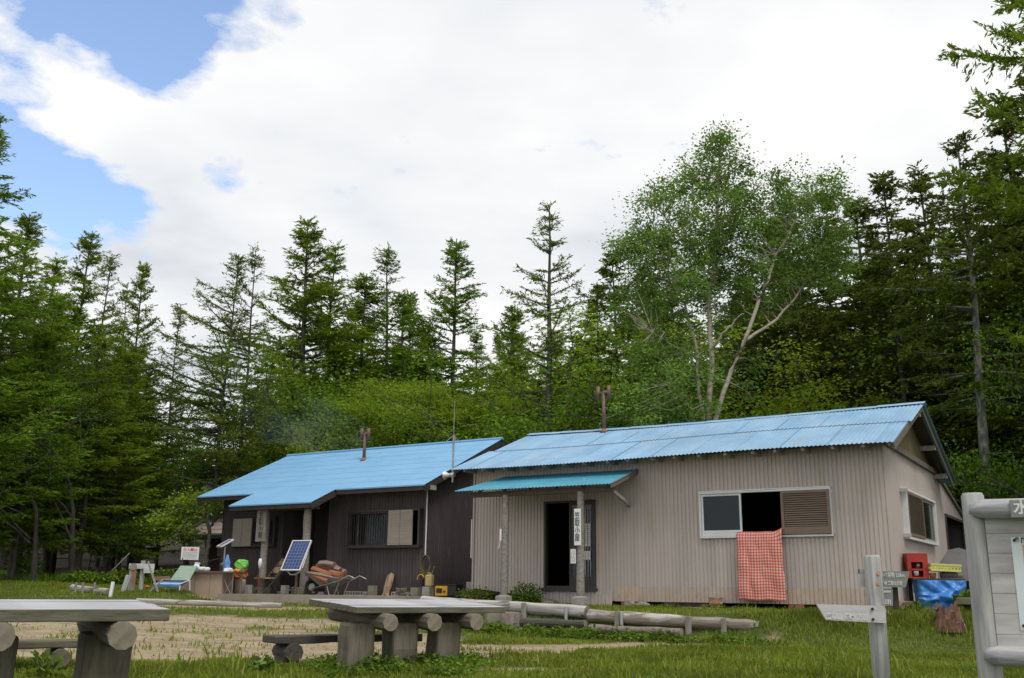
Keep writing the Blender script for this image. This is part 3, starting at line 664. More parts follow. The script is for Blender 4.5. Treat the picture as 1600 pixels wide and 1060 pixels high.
# canopy over the door
def canopy():
    Zc = lambda v: 3.43+(v+1.2)*.32
    V, F = corr_roof(-8.0, -4.55, [(v, Zc(v)) for v in (-1.22, -.8, -.4, 0)], u0f=lambda v: -8.05+(v+1.2)*.35, amp=.008)
    c = link('canopy', npmesh('canopy', V, F, ['teal_roof'], smooth=True), hut)
    b = MB(); b.bb(-7.75, -4.6, -1.08, -1.0, 3.30, 3.40); b.build('canopy_beam', 'roof_wood', c)
    for k in range(6): beam('canopy_rafter', (-7.5+k*.57, -1.18, Zc(-1.18)-.035), (-7.5+k*.57, 0, Zc(0)-.035), .05, .045, 'roof_wood', c)
    beam('canopy_barge', (-4.58, -1.2, Zc(-1.2)-.04), (-4.58, 0, Zc(0)-.04), .03, .09, 'barge', c)
    beam('brace', (-4.75, -.02, 3.12), (-4.66, -1.02, 3.34), .05, .07, 'rafter_end', c)
    b = MB(); b.face([(-7.8, -1.15, Zc(-1.15)-.012), (-4.6, -1.15, Zc(-1.15)-.012), (-4.6, -.02, Zc(0)-.015), (-7.6, -.02, Zc(0)-.015)]); b.build('canopy_boards', 'roof_wood', c)
    for u in (-6.96, -5.30):
        p = log('porch_post', (u, -1.05, 1.37), (u+.02, -1.05, 3.32), .075, .068, 'post_wood', hut, wob=.09)
        b = MB(); b.box((u, -1.05, 1.27), (.24, .24, .26)); b.box((u, -1.05, 1.39), (.17, .17, .05)); b.build('post_footing', 'concrete', hut, bevel=.015)
canopy()
# flue with T cowl
def flue(O, parent, px, py, topy, v, Zf, r=.05, mat='iron', cm='steel', T=.19):
    u, z = FR(px, py, O, v); _, zt = FR(px, topy, O, v); z = Zf(v); b = MB(); b.tube([(u, v, z-.1), (u, v, zt-.12)], r, 12)
    f = b.build('flue_pipe', mat, parent, smooth=True)
    b = MB(); b.tube([(u-T, v, zt-.14), (u+T, v, zt-.10)], r*.95, 12)
    for s in (-1, 1): b.tube([(u+s*T, v, zt-.27), (u+s*T, v, zt+.04)], r*1.05, 12)
    b.build('cowl', cm, f, smooth=True)
    b = MB(); b.tube([(u, v, z-.04), (u, v, z+.05)], [r*2.6, r*1.05], 12); b.build('flashing', 'rust', f, smooth=True)
    return u
flue(O1, hut, 944, 686, 606, 2.25, Zr, r=.042, T=.135, cm='iron')

# ------------------------------------------------------------------ the dark hut
hut2 = thing('mountain_hut', 'dark brown corrugated hut with bright blue roof and deep porch, left of the pale hut', 'hut', O2, YAW)
Z2 = lambda v: 3.79+(v+.5)*.45 if v <= 2.7 else 5.23-(v-2.7)*.45
W2 = (-2.2, -.17, 2.47, 3.27)
corr(-2.95, 0, 1.38, 3.95, [(W2[0]+.03, W2[1]-.03, W2[2]+.03, W2[3]-.03)], pitch=.085).build('front_wall', 'dark_metal', hut2)
corr(-6.72, -4.55, 1.33, 4.0, [(-6.15, -4.75, 2.55, 3.22)], c=.1, pitch=.085).build('left_wall', 'dark_metal', hut2)
corr(0, 5.4, 1.35, lambda v: Z2(v)-.06, axis='v', side=1, pitch=.085, depth=.02).build('gable_wall', 'dark_metal', hut2)
b = MB(); b.bb(-6.72, -6.69, .1, 5.4, 1.3, 3.9); b.face([(-6.7, .1, 3.9), (-6.7, 5.3, 3.9), (-6.7, 2.7, Z2(2.7)-.07)]); b.bb(-6.7, 0, 5.38, 5.41, 1.2, 4.0); b.build('rear_wall', 'dark_metal', hut2)
b = MB(); b.bb(-4.55, -2.95, 1.25, 1.28, 1.33, 3.95); b.bb(-4.56, -4.53, .1, 1.25, 1.33, 3.94); b.bb(-2.97, -2.94, .02, 1.25, 1.33, 3.9); b.build('porch_wall', 'dark_metal', hut2)
b = MB(); b.bb(-4.5, -3.0, .0, 1.24, 1.3, 1.42); b.build('porch_floor', 'concrete', hut2)
b = MB(); bars(b, -3.85, -3.1, 1.42, 3.2, 1.2, 1.26, .06); b.bb(-3.79, -3.16, 1.22, 1.245, 1.48, 3.14, 'interior'); b.build('door', 'dark_frame', hut2)
b = MB(); b.bb(-6.6, -3, 1.5, 1.53, 1.4, 3.95); b.bb(-2.9, -.05, 1.6, 1.63, 1.4, 3.95); b.build('inner_partition', 'black', hut2)
def flat_roof(b, u0, u1, v0, v1, Zf, th=.03, seams=True):
    n = 30
    for i in range(n):
        a = u0+(u1-u0)*i/n; c = u0+(u1-u0)*(i+1)/n
        b.face([(a, v0, Zf(v0)), (c, v0, Zf(v0)), (c, v1, Zf(v1)), (a, v1, Zf(v1))])
        b.face([(a, v0, Zf(v0)), (a, v0, Zf(v0)-th), (c, v0, Zf(v0)-th), (c, v0, Zf(v0))])
def roof2():
    b = MB(); flat_roof(b, -7.08, .3, -.5, 2.7, Z2); r = b.build('front_roof', 'blue_roof', hut2)
    b = MB(); flat_roof(b, -5.02, -2.32, -1.3, -.5, Z2); b.build('porch_roof', 'blue_roof', hut2)
    b = MB(); b.face([(-7.3, 2.7, Z2(2.7)), (.3, 2.7, Z2(2.7)), (.3, 5.9, Z2(5.9)), (-7.3, 5.9, Z2(5.9))]); b.build('rear_roof', 'blue_roof', hut2)
    b = MB(); b.tube([(-7.1, 2.7, Z2(2.7)+.015), (.32, 2.7, Z2(2.7)+.015)], .035, 8); b.build('ridge_cap', 'blue_roof', hut2)
    b = MB()
    for j in range(1, 8):              # folded seams of the flat sheets
        v = -.5+j*.4
        b.box((-3.4, v, Z2(v)+.001), (7.3, .006, .006))
    for k in range(24):
        u = -6.9+k*.3+random.uniform(-.1, .1); j = random.randrange(0, 8); v = -.5+j*.4; b.face([(u, v, Z2(v)+.004), (u+.008, v, Z2(v)+.004), (u+.008, v+.4, Z2(v+.4)+.004), (u, v+.4, Z2(v+.4)+.004)])
    b.build('roof_seams', 'blue_roof', hut2)
    b = MB(); b.face([(-7.0, -.47, Z2(-.47)-.05), (.25, -.47, Z2(-.47)-.05), (.25, 2.7, Z2(2.7)-.06), (-7.0, 2.7, Z2(2.7)-.06)]); b.face([(-4.98, -1.27, Z2(-1.27)-.05), (-2.36, -1.27, Z2(-1.27)-.05), (-2.36, -.47, Z2(-.47)-.05), (-4.98, -.47, Z2(-.47)-.05)]); b.face([(-7.0, 2.7, Z2(2.7)-.06), (.25, 2.7, Z2(2.7)-.06), (.25, 5.8, Z2(5.8)-.06), (-7.0, 5.8, Z2(5.8)-.06)]); b.build('roof_boards', 'roof_wood', hut2)
    b = MB(); b.bb(-7.05, .27, -.485, -.45, Z2(-.5)-.13, Z2(-.5)-.035); b.bb(-5.0, -2.34, -1.285, -1.25, Z2(-1.3)-.13, Z2(-1.3)-.035); b.build('fascia', 'fascia', hut2)
    for v0, v1, u in ((-.5, 2.7, .275), (5.9, 2.7, .275), (-1.3, -.5, -2.345)): barge(v0, v1, u, O2, hut2, mat='fascia', Zf=Z2, w=.15, dz=-.10)
    barge(-.5, 2.7, -7.05, O2, hut2, mat='fascia', Zf=Z2, w=.14, dz=-.095)
    for k in range(7): beam('porch_rafter', (-4.9+k*.42, -1.2, Z2(-1.2)-.09), (-4.9+k*.42, .1, Z2(.1)-.09), .05, .07, 'roof_wood', hut2)
    beam('porch_beam', (-5.0, -1.0, 3.36), (-2.4, -1.0, 3.36), .12, .14, 'roof_wood', hut2)
    b = MB(); b.box((-2.52, -1.05, 3.42), (.08, .3, .09)); b.build('beam_end', 'barge', hut2)
    b = MB(); b.box((.24, -.2, 3.74), (.16, .2, .1)); b.build('beam_end', 'rafter_end', hut2)
roof2()
flue(O2, hut2, 569, 712, 672, 1.75, Z2, r=.045, mat='iron', cm='iron', T=.11)
for u, w in ((-4.03, .15), (-2.70, .16)):
    b = MB(); k = 8
    log('porch_post', (u, -1.0, 1.5), (u, -1.0, 3.3), w*.62, w*.55, 'post_wood', hut2, wob=.08)
    b = MB(); b.box((u, -1.0, 1.4), (.30, .30, .24)); b.build('post_footing', 'moss_concrete', hut2, bevel=.02)
# windows
def lattice(x0, x1, z0, z1, y, n, parent, mat='dark_frame'):
    b = MB(); bars(b, x0, x1, z0, z1, y-.05, y, .035)
    for k in range(1, n): b.bb(x0+(x1-x0)*k/n-.008, x0+(x1-x0)*k/n+.008, y-.04, y-.02, z0, z1)
    return b.build('window_lattice', mat, parent)
b = MB(); bars(b, -2.26, -.10, 2.42, 3.30, -.14, .03, .05); w = b.build('window', 'dark_frame', hut2, bevel=.004)
lattice(-2.2, -.98, 2.47, 3.25, -.06, 17, w)
b = MB(); b.bb(-2.2, -.98, -.0, .006, 2.47, 3.25); b.build('pane', 'glass', w)
b = MB(); b.bb(-1.55, -.98, .05, .06, 2.47, 3.25); b.build('curtain', 'far_wall', w)
for u0 in (-.98, -.625):
    b = MB(); b.bb(u0, u0+.345, -.165, -.142, 2.48, 3.27)
    for k in range(13): b.bb(u0+.02, u0+.325, -.172, -.165, 2.52+k*.056, 2.52+k*.056+.045)
    b.build('shutter', 'shutter_pale', w)
b = MB(); bars(b, -6.2, -4.72, 2.50, 3.26, .0, .13, .045); w = b.build('window', 'dark_frame', hut2, bevel=.004)
lattice(-5.52, -4.77, 2.55, 3.2, .06, 10, w)
b = MB(); b.bb(-5.52, -4.77, .11, .116, 2.55, 3.2); b.build('pane', 'glass', w)
for u0 in (-6.18, -5.84):
    b = MB(); b.bb(u0, u0+.33, -.03, -.005, 2.52, 3.22)
    for k in range(11): b.bb(u0+.02, u0+.31, -.036, -.03, 2.56+k*.058, 2.56+k*.058+.048)
    b.build('shutter', 'shutter_pale', w)
b = MB(); b.tube([(.035, -.05, 3.78), (.03, -.05, 2.25)], .016, 8); b.build('conduit', 'alu_white', hut2)
b = MB(); b.bb(2.0, 2.08, -.1, -.05, 1.6, 1.75); 

# ------------------------------------------------------------------ far hut with brown roof
e = P(287, 836, 30.5); g0 = gzf(e.x, e.y)
hut3 = thing('mountain_hut', 'small far hut with a brown tiled roof half hidden behind the dark hut', 'hut', (e.x, e.y, 0), YAW)
b = MB()
for k in range(10):
    v0 = k*.27; v1 = v0+.28; z0 = e.z+v0*.52; z1 = e.z+v1*.52
    b.face([(0, v0, z0+.03), (6, v0, z0+.03), (6, v1, z1+.005), (0, v1, z1+.005)]); b.face([(0, v0, z0-.01), (6, v0, z0-.01), (6, v0, z0+.03), (0, v0, z0+.03)])
zr = e.z+2.7*.52; b.face([(0, 2.7, zr), (6, 2.7, zr), (6, 5.4, e.z), (0, 5.4, e.z)]); b.build('roof', 'far_roof', hut3)
b = MB(); b.bb(.55, 5.6, .5, 4.9, g0-.3, e.z+.2); b.face([(.55, .5, e.z+.2), (.55, 4.9, e.z+.2), (.55, 2.7, zr-.1)]); b.build('wall', 'far_wall', hut3)
b = MB(); b.bb(0, 6, .0, .04, e.z-.13, e.z-.012); b.build('fascia', 'fascia', hut3)
b = MB(); q = FR(436/1, 0, Vector((e.x, e.y, 0))) ; b.bb(1.0, 1.35, .46, .5, e.z-.62, e.z-.28); b.build('window', 'shutter_pale', hut3)

# paving in front of the dark hut
b = MB(); pts = [(-7.6, -2.1), (-5.5, -2.25), (-2.2, -2.2), (.6, -1.9), (.8, -.1), (-7.2, .15)]
top = [H(O2, u, v, 1.36) for u, v in pts]; bt = [H(O2, u, v, 1.0) for u, v in pts]; b.face(top)
for i in range(6): j = (i+1) % 6; b.face([bt[i], bt[j], top[j], top[i]])
tag(b.build('paving', 'slab'), kind='structure')

# ================================================================== things in front of the huts
ID = Matrix.Identity(4)
def crumple(name, size, mat, loc, seed, flat=0.0, amp=.22, n=22, k=14, taper=0.0, parent=None):
    rr = np.random.default_rng(seed); T = rr.random((9, 9)); b = MB()
    for i in range(k+1):
        ph = math.pi*i/k
        for j in range(n):
            th = 2*math.pi*j/n; d = np.array([math.sin(ph)*math.cos(th), math.sin(ph)*math.sin(th), math.cos(ph)])
            q = np.sign(d)*np.abs(d)**.72
            f = 1+amp*(math.sin(th*3+T[0, 0]*9+ph*4)*.35+math.sin(th*5-ph*6+T[0, 1]*9)*.3+math.sin(th*9+ph*11+T[0, 2]*9)*.18+rr.uniform(-.14, .14)); w = 1-taper*(q[2]*.5+.5)
            b.v.append((q[0]*size[0]*f*w, q[1]*size[1]*f*w, q[2]*size[2]*(1+.3*(f-1))))
    for i in range(k):
        for j in range(n): a = i*n+j; c = i*n+(j+1) % n; b.f.append((a, a+n, c+n, c)); b.m.append(0)
    return b.build(name, mat, parent, loc=loc)
# ---- log tables
def log_table(near, yaw, ztop, tilt, L, W, th, nplank, legs, rlog, label, g, leg_w=.30, over=.12, lx=None, ly=.5):
    """near = top corner closest to the camera; x runs along the planks, y across"""
    Mx = Matrix.Translation((near[0], near[1], ztop)) @ Matrix.Rotation(yaw, 4, 'Z') @ Matrix.Rotation(tilt, 4, 'X')
    t = thing('log_table', label, 'table', group=g, M4=Mx)
    w = W/nplank
    for i in range(nplank):
        y = w*(i+.5); e0 = random.uniform(-.02, .02); e1 = random.uniform(-.02, .02)
        beam('plank', (e0, y, -th/2+random.uniform(-.003, .003)), (L+e1, y, -th/2+random.uniform(-.004, .004)), w-.012, th, 'table_top', t, bevel=.008, rough=.003)
    for o in t.children:
        o.data.materials.append(MATS['plank_side'])
        for f in o.data.polygons:
            if f.normal.z < .5: f.material_index = 1
    for x, xl in zip(legs, lx or legs):
        log('crossbeam', (x, -over, -th-rlog*.93), (x, W+over*.6, -th-rlog*.93), rlog, None, 'table_log', t, n=10, wob=.04)
        p = Mx @ Vector((xl, W*ly, 0)); zb = gzf(p.x, p.y)-ztop-.1
        b = MB(); ang = .15; k = 5
        for j in range(k):
            pass
        n = 12; hgt = -th-rlog*1.2
        pts = [(x, W/2, zb), (x, W/2, (zb+hgt)/2), (x, W/2, hgt)]
        beam('leg', (xl, W*ly, zb), (xl+.01, W*ly, hgt), leg_w*.88, leg_w, 'table_log', t, bevel=.03, up=(1, 0, 0), rough=.014)
    return t
log_table((-1.46, 9.78), R_(35), 1.335, R_(3.2), 1.74, 1.06, .062, 5, (.33, .82, 1.31), .085, 'log picnic table with three legs, standing whole in the middle of the yard', 'log picnic tables', leg_w=.285, lx=(.15, .63, 1.14), ly=.22)
a = P(269, 948, 7.9); Lx = 2.3
c = Vector((a.x-math.cos(R_(33))*Lx, a.y-math.sin(R_(33))*Lx))
log_table((c.x, c.y), R_(33), 1.335, R_(2.6), Lx, 1.12, .09, 5, (.35, 1.13, 1.95), .105, 'log picnic table cut by the left edge of the photo', 'log picnic tables', leg_w=.36, over=.04)
def bench(p0, p1, z, w, th, label, g, mat='dark_bench', sup=(.12, .88)):
    d = Vector((p1[0]-p0[0], p1[1]-p0[1], 0)); L = d.length; yaw = math.atan2(d.y, d.x)
    t = thing('log_bench', label, 'bench', (p0[0], p0[1], 0), yaw, g)
    m = beam('seat', (0, 0, z-th/2), (L, 0, z-th/2), w, th, mat, t, bevel=.012, rough=.014)
    m.data.materials.clear(); m.data.materials.append(MATS[mat])
    b = MB(); 
    for s in sup:
        x = L*s; zg = min(gzf(p0[0], p0[1]), gzf(p1[0], p1[1]))
        log('support', (x, -w*.62, z-th-.085), (x, w*.62, z-th-.085), .092, .085, mat, t, cap=mat, n=10, wob=.08)
        b = MB(); b.tube([(x, 0, zg-.1), (x, 0, z-th-.12)], [.15, .12], 9, jit=.1); b.build('support_block', mat, t, bevel=.01)
    return t
g1 = G(428, 1038); bench((g1.x-.12, g1.y+.22), (g1.x+1.28, g1.y+1.15), 1.03, .36, .075, 'low dark log bench left of the middle table', 'low log benches')
q = P(30, 995, 9.6); bench((q.x-.9, q.y-.45), (q.x+.40, q.y+.4), 1.0, .34, .07, 'low log bench behind the table at the left edge', 'low log benches', mat='table_log')

# ---- log edging along the terrace
def edging():
    pts = [P(690, 950, 16.9), P(970, 965, 15.1), P(1190, 976, 13.9)]
    A = P(660, 948, 17.4); A.z = 1.24; B = P(918, 958, 15.35); C2 = P(922, 962, 15.3); D = P(1188, 975, 13.7)
    A.z = 1.30; B.z = 1.20; C2.z = 1.155; D.z = 1.075
    l1 = log('edging_log', A, B, .09, .095, 'silver_log', None, cap='firewood_bark', n=16, wob=.05, bend=.03)
    tag(l1, 'long silver grey log on the terrace edge, from the middle table to below the door', 'log')
    l2 = log('edging_log', C2, D, .092, .078, 'brown_log', None, cap='log_end', n=16, wob=.07, bend=-.04)
    tag(l2, 'brownish weathered log on the terrace edge in front of the window wall', 'log')
    fwd = Vector((-.45, -.9, 0))
    for (px, top, botm, sz, lab) in ((819, 942, 973, .075, 'short dark board stake holding the silver edging log, left one'), (884, 948, 993, .045, 'thin grey stake pipe before the right end of the silver edging log'),
                                     (963, 955, 988, .07, 'brown board stake at the left end of the brown edging log, left of a pair'), (971, 956, 990, .045, 'slim grey stake at the left end of the brown edging log, right of a pair'),
                                     (1075, 963, 997, .085, 'short brown stake before the middle of the brown edging log'), (1131, 966, 993, .07, 'grey stake near the right end of the brown edging log')):
        t = (px-660)/(918-660) if px < 920 else (px-922)/(1188-922)
        base = A.lerp(B, t) if px < 920 else C2.lerp(D, t)
        Y = base.y-.17; p = P(px, top, Y); g = gzf(p.x, p.y)
        b = MB(); hgt = p.z-g+.1; b.box((0, 0, hgt/2-.1), (sz, .045, hgt)); o = b.build('stake', 'post_wood' if sz > .05 else 'signpost', None, bevel=.006, loc=(p.x, p.y, g), rz=YAW+.4+random.uniform(-.3, .3)); o.rotation_euler[1] = random.uniform(-.05, .05)
        tag(o, lab, 'stake', 'stakes holding the edging logs')
    # smaller rotten logs and stones below the edging logs
    p = P(1010, 984, 13.9); tag(log('rotten_log', P(922, 983, 14.4), P(1065, 988, 13.6), .06, .045, 'stump', None, n=12, wob=.2, bend=.05), 'thin rotten log lying under the left half of the brown edging log', 'log')
    tag(log('rotten_log', P(815, 973, 15.2), P(915, 976, 14.7), .07, .06, 'dark_bench', None, n=10, wob=.16), 'dark rotten log lying under the right end of the silver edging log', 'log')
    s = G(797, 985); b = MB(); b.tube([(0, 0, -.06), (0, 0, .1), (.01, 0, .26)], [.19, .165, .155], 14, 'stump', 'log_end', jit=.07)
    tag(b.build('tree_stump', None, None, loc=(s.x, s.y, s.z), smooth=True, bevel=.01), 'short brown sawn stump below the silver edging log', 'stump')
    s = G(770, 984); b = MB(); b.box((0, 0, .11), (.24, .2, .3)); tag(b.build('concrete_block', 'moss_concrete', None, bevel=.02, loc=s+Vector((0, .2, 0)), rz=.2), 'upright mossy concrete block right of the middle table', 'block')
edging()
def rock(loc, s, lab, mat='stone', seed=0, gl=None):
    r = random.Random(seed); bm = bpy.data.meshes.new('stone'); b = MB(); n = 9; rings = 5
    for i in range(rings+1):
        ph = math.pi*i/rings
        for j in range(n):
            th = 2*math.pi*j/n; k = 1+r.uniform(-.18, .18); b.v.append((math.sin(ph)*math.cos(th)*s[0]*k, math.sin(ph)*math.sin(th)*s[1]*k, math.cos(ph)*s[2]*k))
    for i in range(rings):
        for j in range(n): a = i*n+j; c = i*n+(j+1) % n; b.f.append((a, a+n, c+n, c)); b.m.append(0)
    return tag(b.build('stone', mat, None, loc=loc, rz=r.uniform(0, 3), bevel=.01), lab, 'stone', gl)
def OW(px, py, dz=0, back=0): 
    p = G(px, py); return Vector((p.x, p.y+back, gzf(p.x, p.y+back)+dz))
for i, (u, v, s, lab) in enumerate(((-4.75, -.1, (.16, .1, .10), 'dark stone slab under the pale hut wall, left of the tan footing beam'), (-4.45, -.16, (.14, .1, .09), 'small grey stone leaning by the tan footing beam'),
    (-6.3, -.35, (.3, .16, .09), 'flat doorstep stone below the hut door'), (-.62, -.35, (.13, .09, .08), 'pale stone below the lower right corner of the pale hut'))):
    p = H(O1, u, v, 0); rock((p.x, p.y, gzf(p.x, p.y)+s[2]*.5), s, lab, seed=i+3)
p = G(1402, 975); rock((p.x, p.y+.5, p.z+.07), (.22, .15, .1), 'rounded pale stone in the grass right of the signpost', seed=9)
# board leaning under the wall and a flat strip of board along it
p = H(O1, -1.2, -.15, 1.24); tag(beam('board', p, H(O1, -.45, -.25, 1.27), .03, .12, 'plank_peel'), 'tan board lying on edge under the wall, right of the blanket', 'board')
tag(beam('board', H(O1, -3.4, -.75, 1.235), H(O1, -.1, -.75, 1.215), .11, .03, 'silver_log'), 'long pale flat board in the grass along the pale hut', 'board')
tag(beam('board', H(O1, .1, -.05, 1.34), H(O1, .12, .9, 1.34), .12, .12, 'plank_peel'), 'short timber jutting out under the right gable wall', 'board')
# rusty tin
p = H(O1, -3.02, -.2, 0); g0 = gzf(p.x, p.y); t = thing('paint_tin', 'rusty orange and white tin under the wall below the window', 'tin', (p.x, p.y, g0-.02))
b = MB(); b.tube([(0, 0, 0), (0, 0, .23)], .12, 16); b.build('body', 'rust', t, smooth=True)
b = MB(); b.tube([(0, 0, .10), (0, 0, .17)], .122, 16); b.build('wrapper', 'plank_peel', t, smooth=True)
b = MB(); b.tube([(0, 0, .222), (0, 0, .242)], .125, 16); b.build('rim', 'steel', t)
# green tub by the cream corner
p = H(O1, -8.3, -.25, 0); t = thing('tub', 'dark green plastic tub half hidden by weeds at the left corner of the pale hut', 'tub', (p.x, p.y, gzf(p.x, p.y)))
b = MB(); b.tube([(0, 0, 0), (0, 0, .2)], [.16, .19], 16); b.build('body', 'navy', t, smooth=True)
b = MB(); b.tube([(0, 0, .19), (0, 0, .215)], .2, 16); b.build('rim', 'green_cloth', t)

# ---- blanket over the window sill
def blanket():
    V = []; F = []; UV = []; nu, nv = 34, 46
    u0, u1 = -2.60, -1.78
    prof = [(.16, 2.40), (.10, 2.51), (.0, 2.555), (-.07, 2.55), (-.105, 2.50)]
    zs = list(np.linspace(2.42, 1.385, nv-len(prof)))
    prof = prof+[(-.115-.02*math.sin((2.42-z)*2.2), z) for z in zs]
    L = [0]
    for (a, b_), (c_, d_) in zip(prof, prof[1:]): L.append(L[-1]+math.hypot(a-c_, b_-d_))
    for j, (v, z) in enumerate(prof):
        for i in range(nu+1):
            s = i/nu; u = u0+(u1-u0)*s; h = min(1, L[j]/1.2)
            fold = .016*math.sin(s*9+.6)*h+.009*math.sin(s*17+1.4+z*2)+.006*math.sin(z*13+s*4)
            lift = .10*max(0, (s-.78)/.22)**1.5*max(0, 1-abs(z-2.5)/.14)
            V.append((u+.012*math.sin(z*5)*(s-.5)+.01*s*h, v-abs(fold)*1.2-.004, z+lift-.012*s*h+.006*math.sin(s*12)*h)); UV.append((s, L[j]/1.35))
    for j in range(len(prof)-1):
        for i in range(nu): a = j*(nu+1)+i; F.append((a, a+1, a+nu+2, a+nu+1))
    me = npmesh('blanket', np.array(V), np.array(F), ['blanket'], smooth=True)
    uv = me.uv_layers.new(name='UVMap')
    for l in me.loops: uv.data[l.index].uv = UV[l.vertex_index]
    o = link('blanket', me, None, O1); o.rotation_euler = (0, 0, YAW); s = o.modifiers.new('thick', 'SOLIDIFY'); s.thickness = .022
    tag(o, 'red and cream checked blanket hung out over the sill of the pale hut window', 'blanket')
blanket()

# ---- name board on the porch post and small tags
def hutM(O, u, v, z): return Matrix.Translation((O.x+u*FD[0]+v*SDV[0], O.y+u*FD[1]+v*SDV[1], z)) @ Matrix.Rotation(YAW, 4, 'Z')
t = thing('name_board', 'tall white board with black characters fixed to the right porch post', 'sign', M4=hutM(O1, -5.305, -1.135, 2.66))
b = MB(); b.bb(-.068, .068, -.012, .012, -.335, .335); b.build('board', 'white_paint', t, bevel=.003)
text('lettering', list('笠取小屋'), .142, 'ink', t, facing((0, -.016, .0)), vertical=True, sx=.78)
t = thing('notice', 'small white notice with fine print below the tall name board', 'notice', M4=hutM(O1, -5.405, -1.125, 2.13))
b = MB(); b.bb(-.055, .055, -.004, .004, -.13, .13); b.build('sheet', 'paper', t)
b = MB()
for k in range(4):
    for j in range(9):
        if random.random() < .8: b.bb(-.04+k*.022, -.028+k*.022, -.0065, -.0045, .1-j*.023-.014, .1-j*.023)
b.build('print', 'grey_ink', t)
t = thing('cord_tag', 'white strip with hanging cord on the left porch post', 'tag', M4=hutM(O1, -7.0, -1.13, 2.55))
b = MB(); b.bb(-.02, .02, -.006, .006, -.11, .11); b.build('strip', 'white_paint', t)
b = MB(); b.tube([(0, 0, -.11), (-.03, -.01, -.16), (-.02, 0, -.22), (-.05, 0, -.26)], .008, 6); b.build('cord', 'white_cloth', t)
t = thing('carved_board', 'tall weathered carved board on the left porch post of the dark hut', 'sign', M4=hutM(O2, -4.05, -1.12, 2.92))
b = MB(); b.bb(-.16, .16, -.025, .025, -.36, .42); b.build('board', 'post_wood', t, bevel=.01)
text('lettering', list('笠取小屋'), .16, 'roof_wood', t, facing((0, -.029, .02)), vertical=True)

# ---- antenna mast with horn loudspeaker between the huts
p = FR(703, 690, O1, -.4); ma = thing('antenna_mast', 'thin antenna mast with spread radials rising between the two blue roofs', 'antenna', hutM(O1, -8.75, -.3, 0).translation)
zt = FR(703, 628, O1, -.3)[1]; zr_ = FR(704, 683, O1, -.3)[1]; zb_ = FR(702, 747, O1, -.3)[1]
b = MB(); b.tube([(0, 0, zb_-.1), (0, 0, zr_)], .022, 8); b.build('mast', 'steel', ma)
b = MB(); b.tube([(0, 0, zr_), (0, 0, zt)], .006, 6); b.build('whip', 'steel', ma)
for k in range(4):
    a = k*math.pi/2+.4; b = MB(); b.tube([(0, 0, zr_+.03), (.17*math.cos(a), .17*math.sin(a), zr_-.12)], .006, 5); b.build('radial', 'steel', ma)
t = thing('horn_loudspeaker', 'small grey horn loudspeaker at the foot of the antenna mast', 'loudspeaker', M4=hutM(O1, -8.78, -.3, FR(700, 743, O1, -.3)[1]))
b = MB(); b.tube([(-.02, 0, 0), (-.10, 0, 0), (-.17, 0, 0)], [.035, .05, .10], 12, closed=False); b.build('horn', 'alu', t, smooth=True)
b = MB(); b.tube([(-.03, 0, 0), (.07, 0, 0)], .05, 10); b.build('driver', 'alu', t, smooth=True)

# ---- solar panels
def panel(label, M4, w, h, cx, cy, frame_mat='alu_white'):
    t = thing('solar_panel', label, 'solar panel', M4=M4)
    b = MB(); 
    fw = .022
    b.bb(-w/2, w/2, -.018, .018, h/2-fw, h/2); b.bb(-w/2, w/2, -.018, .018, -h/2, -h/2+fw); b.bb(-w/2, -w/2+fw, -.018, .018, -h/2+fw, h/2-fw); b.bb(w/2-fw, w/2, -.018, .018, -h/2+fw, h/2-fw)
    b.build('frame', frame_mat, t, bevel=.002)
    b = MB(); b.bb(-w/2+fw, w/2-fw, -.008, .004, -h/2+fw, h/2-fw); b.build('cells', 'pv', t)
    b = MB(); W = w-2*fw; Hh = h-2*fw
    for i in range(1, cx): b.bb(-W/2+W*i/cx-.0025, -W/2+W*i/cx+.0025, -.0105, -.0085, -Hh/2, Hh/2)
    for i in range(1, cy): b.bb(-W/2, W/2, -.0135, -.0110, -Hh/2+Hh*i/cy-.0025, -Hh/2+Hh*i/cy+.0025)
    b.build('grid_lines', 'pv_line', t)
    return t
c = P(463, 868, 23.0); rot = Matrix.Rotation(R_(-24), 4, 'Z') @ Matrix.Rotation(R_(-30), 4, 'X')
t = panel('blue solar panel in a white frame before the right porch post', Matrix.Translation(c) @ rot, .52, .78, 6, 9)
b = MB(); b.tube([(-.2, .05, -.30), (-.05, .12, -.42), (.1, .1, -.43), (.28, .05, -.36)], .018, 8); b.tube([(.24, .03, .35), (.26, .05, -.3)], .012, 6); b.build('bracket', 'steel', t)
p = P(464, 893, 23.1); g0 = gzf(p.x, p.y); b = MB(); b.tube([(0, 0, 0), (0, 0, p.z-g0+.02)], .035, 8, jit=.05)
tag(b.build('stake', 'found_wood', None, loc=(p.x, p.y, g0)), 'dark brown stake under the big solar panel', 'stake')
c = P(352, 849, 24.3); t = panel('small dark solar panel on a thin pole behind the tan counter', Matrix.Translation(c) @ Matrix.Rotation(R_(-40), 4, 'Z') @ Matrix.Rotation(R_(-62), 4, 'X'), .20, .38, 2, 4)
g0 = gzf(c.x, c.y); b = MB(); Mi = (Matrix.Translation(c) @ Matrix.Rotation(R_(-40), 4, 'Z') @ Matrix.Rotation(R_(-62), 4, 'X')).inverted()
b.tube([Mi @ Vector((c.x, c.y, c.z-.02)), Mi @ Vector((c.x+.02, c.y, g0))], .02, 8); b.build('pole', 'steel', t)
b = MB(); b.box(tuple(Mi @ Vector((c.x+.01, c.y-.03, c.z-.5))), (.09, .09, .14)); b.build('control_box', 'grey_sheet', t, bevel=.005)

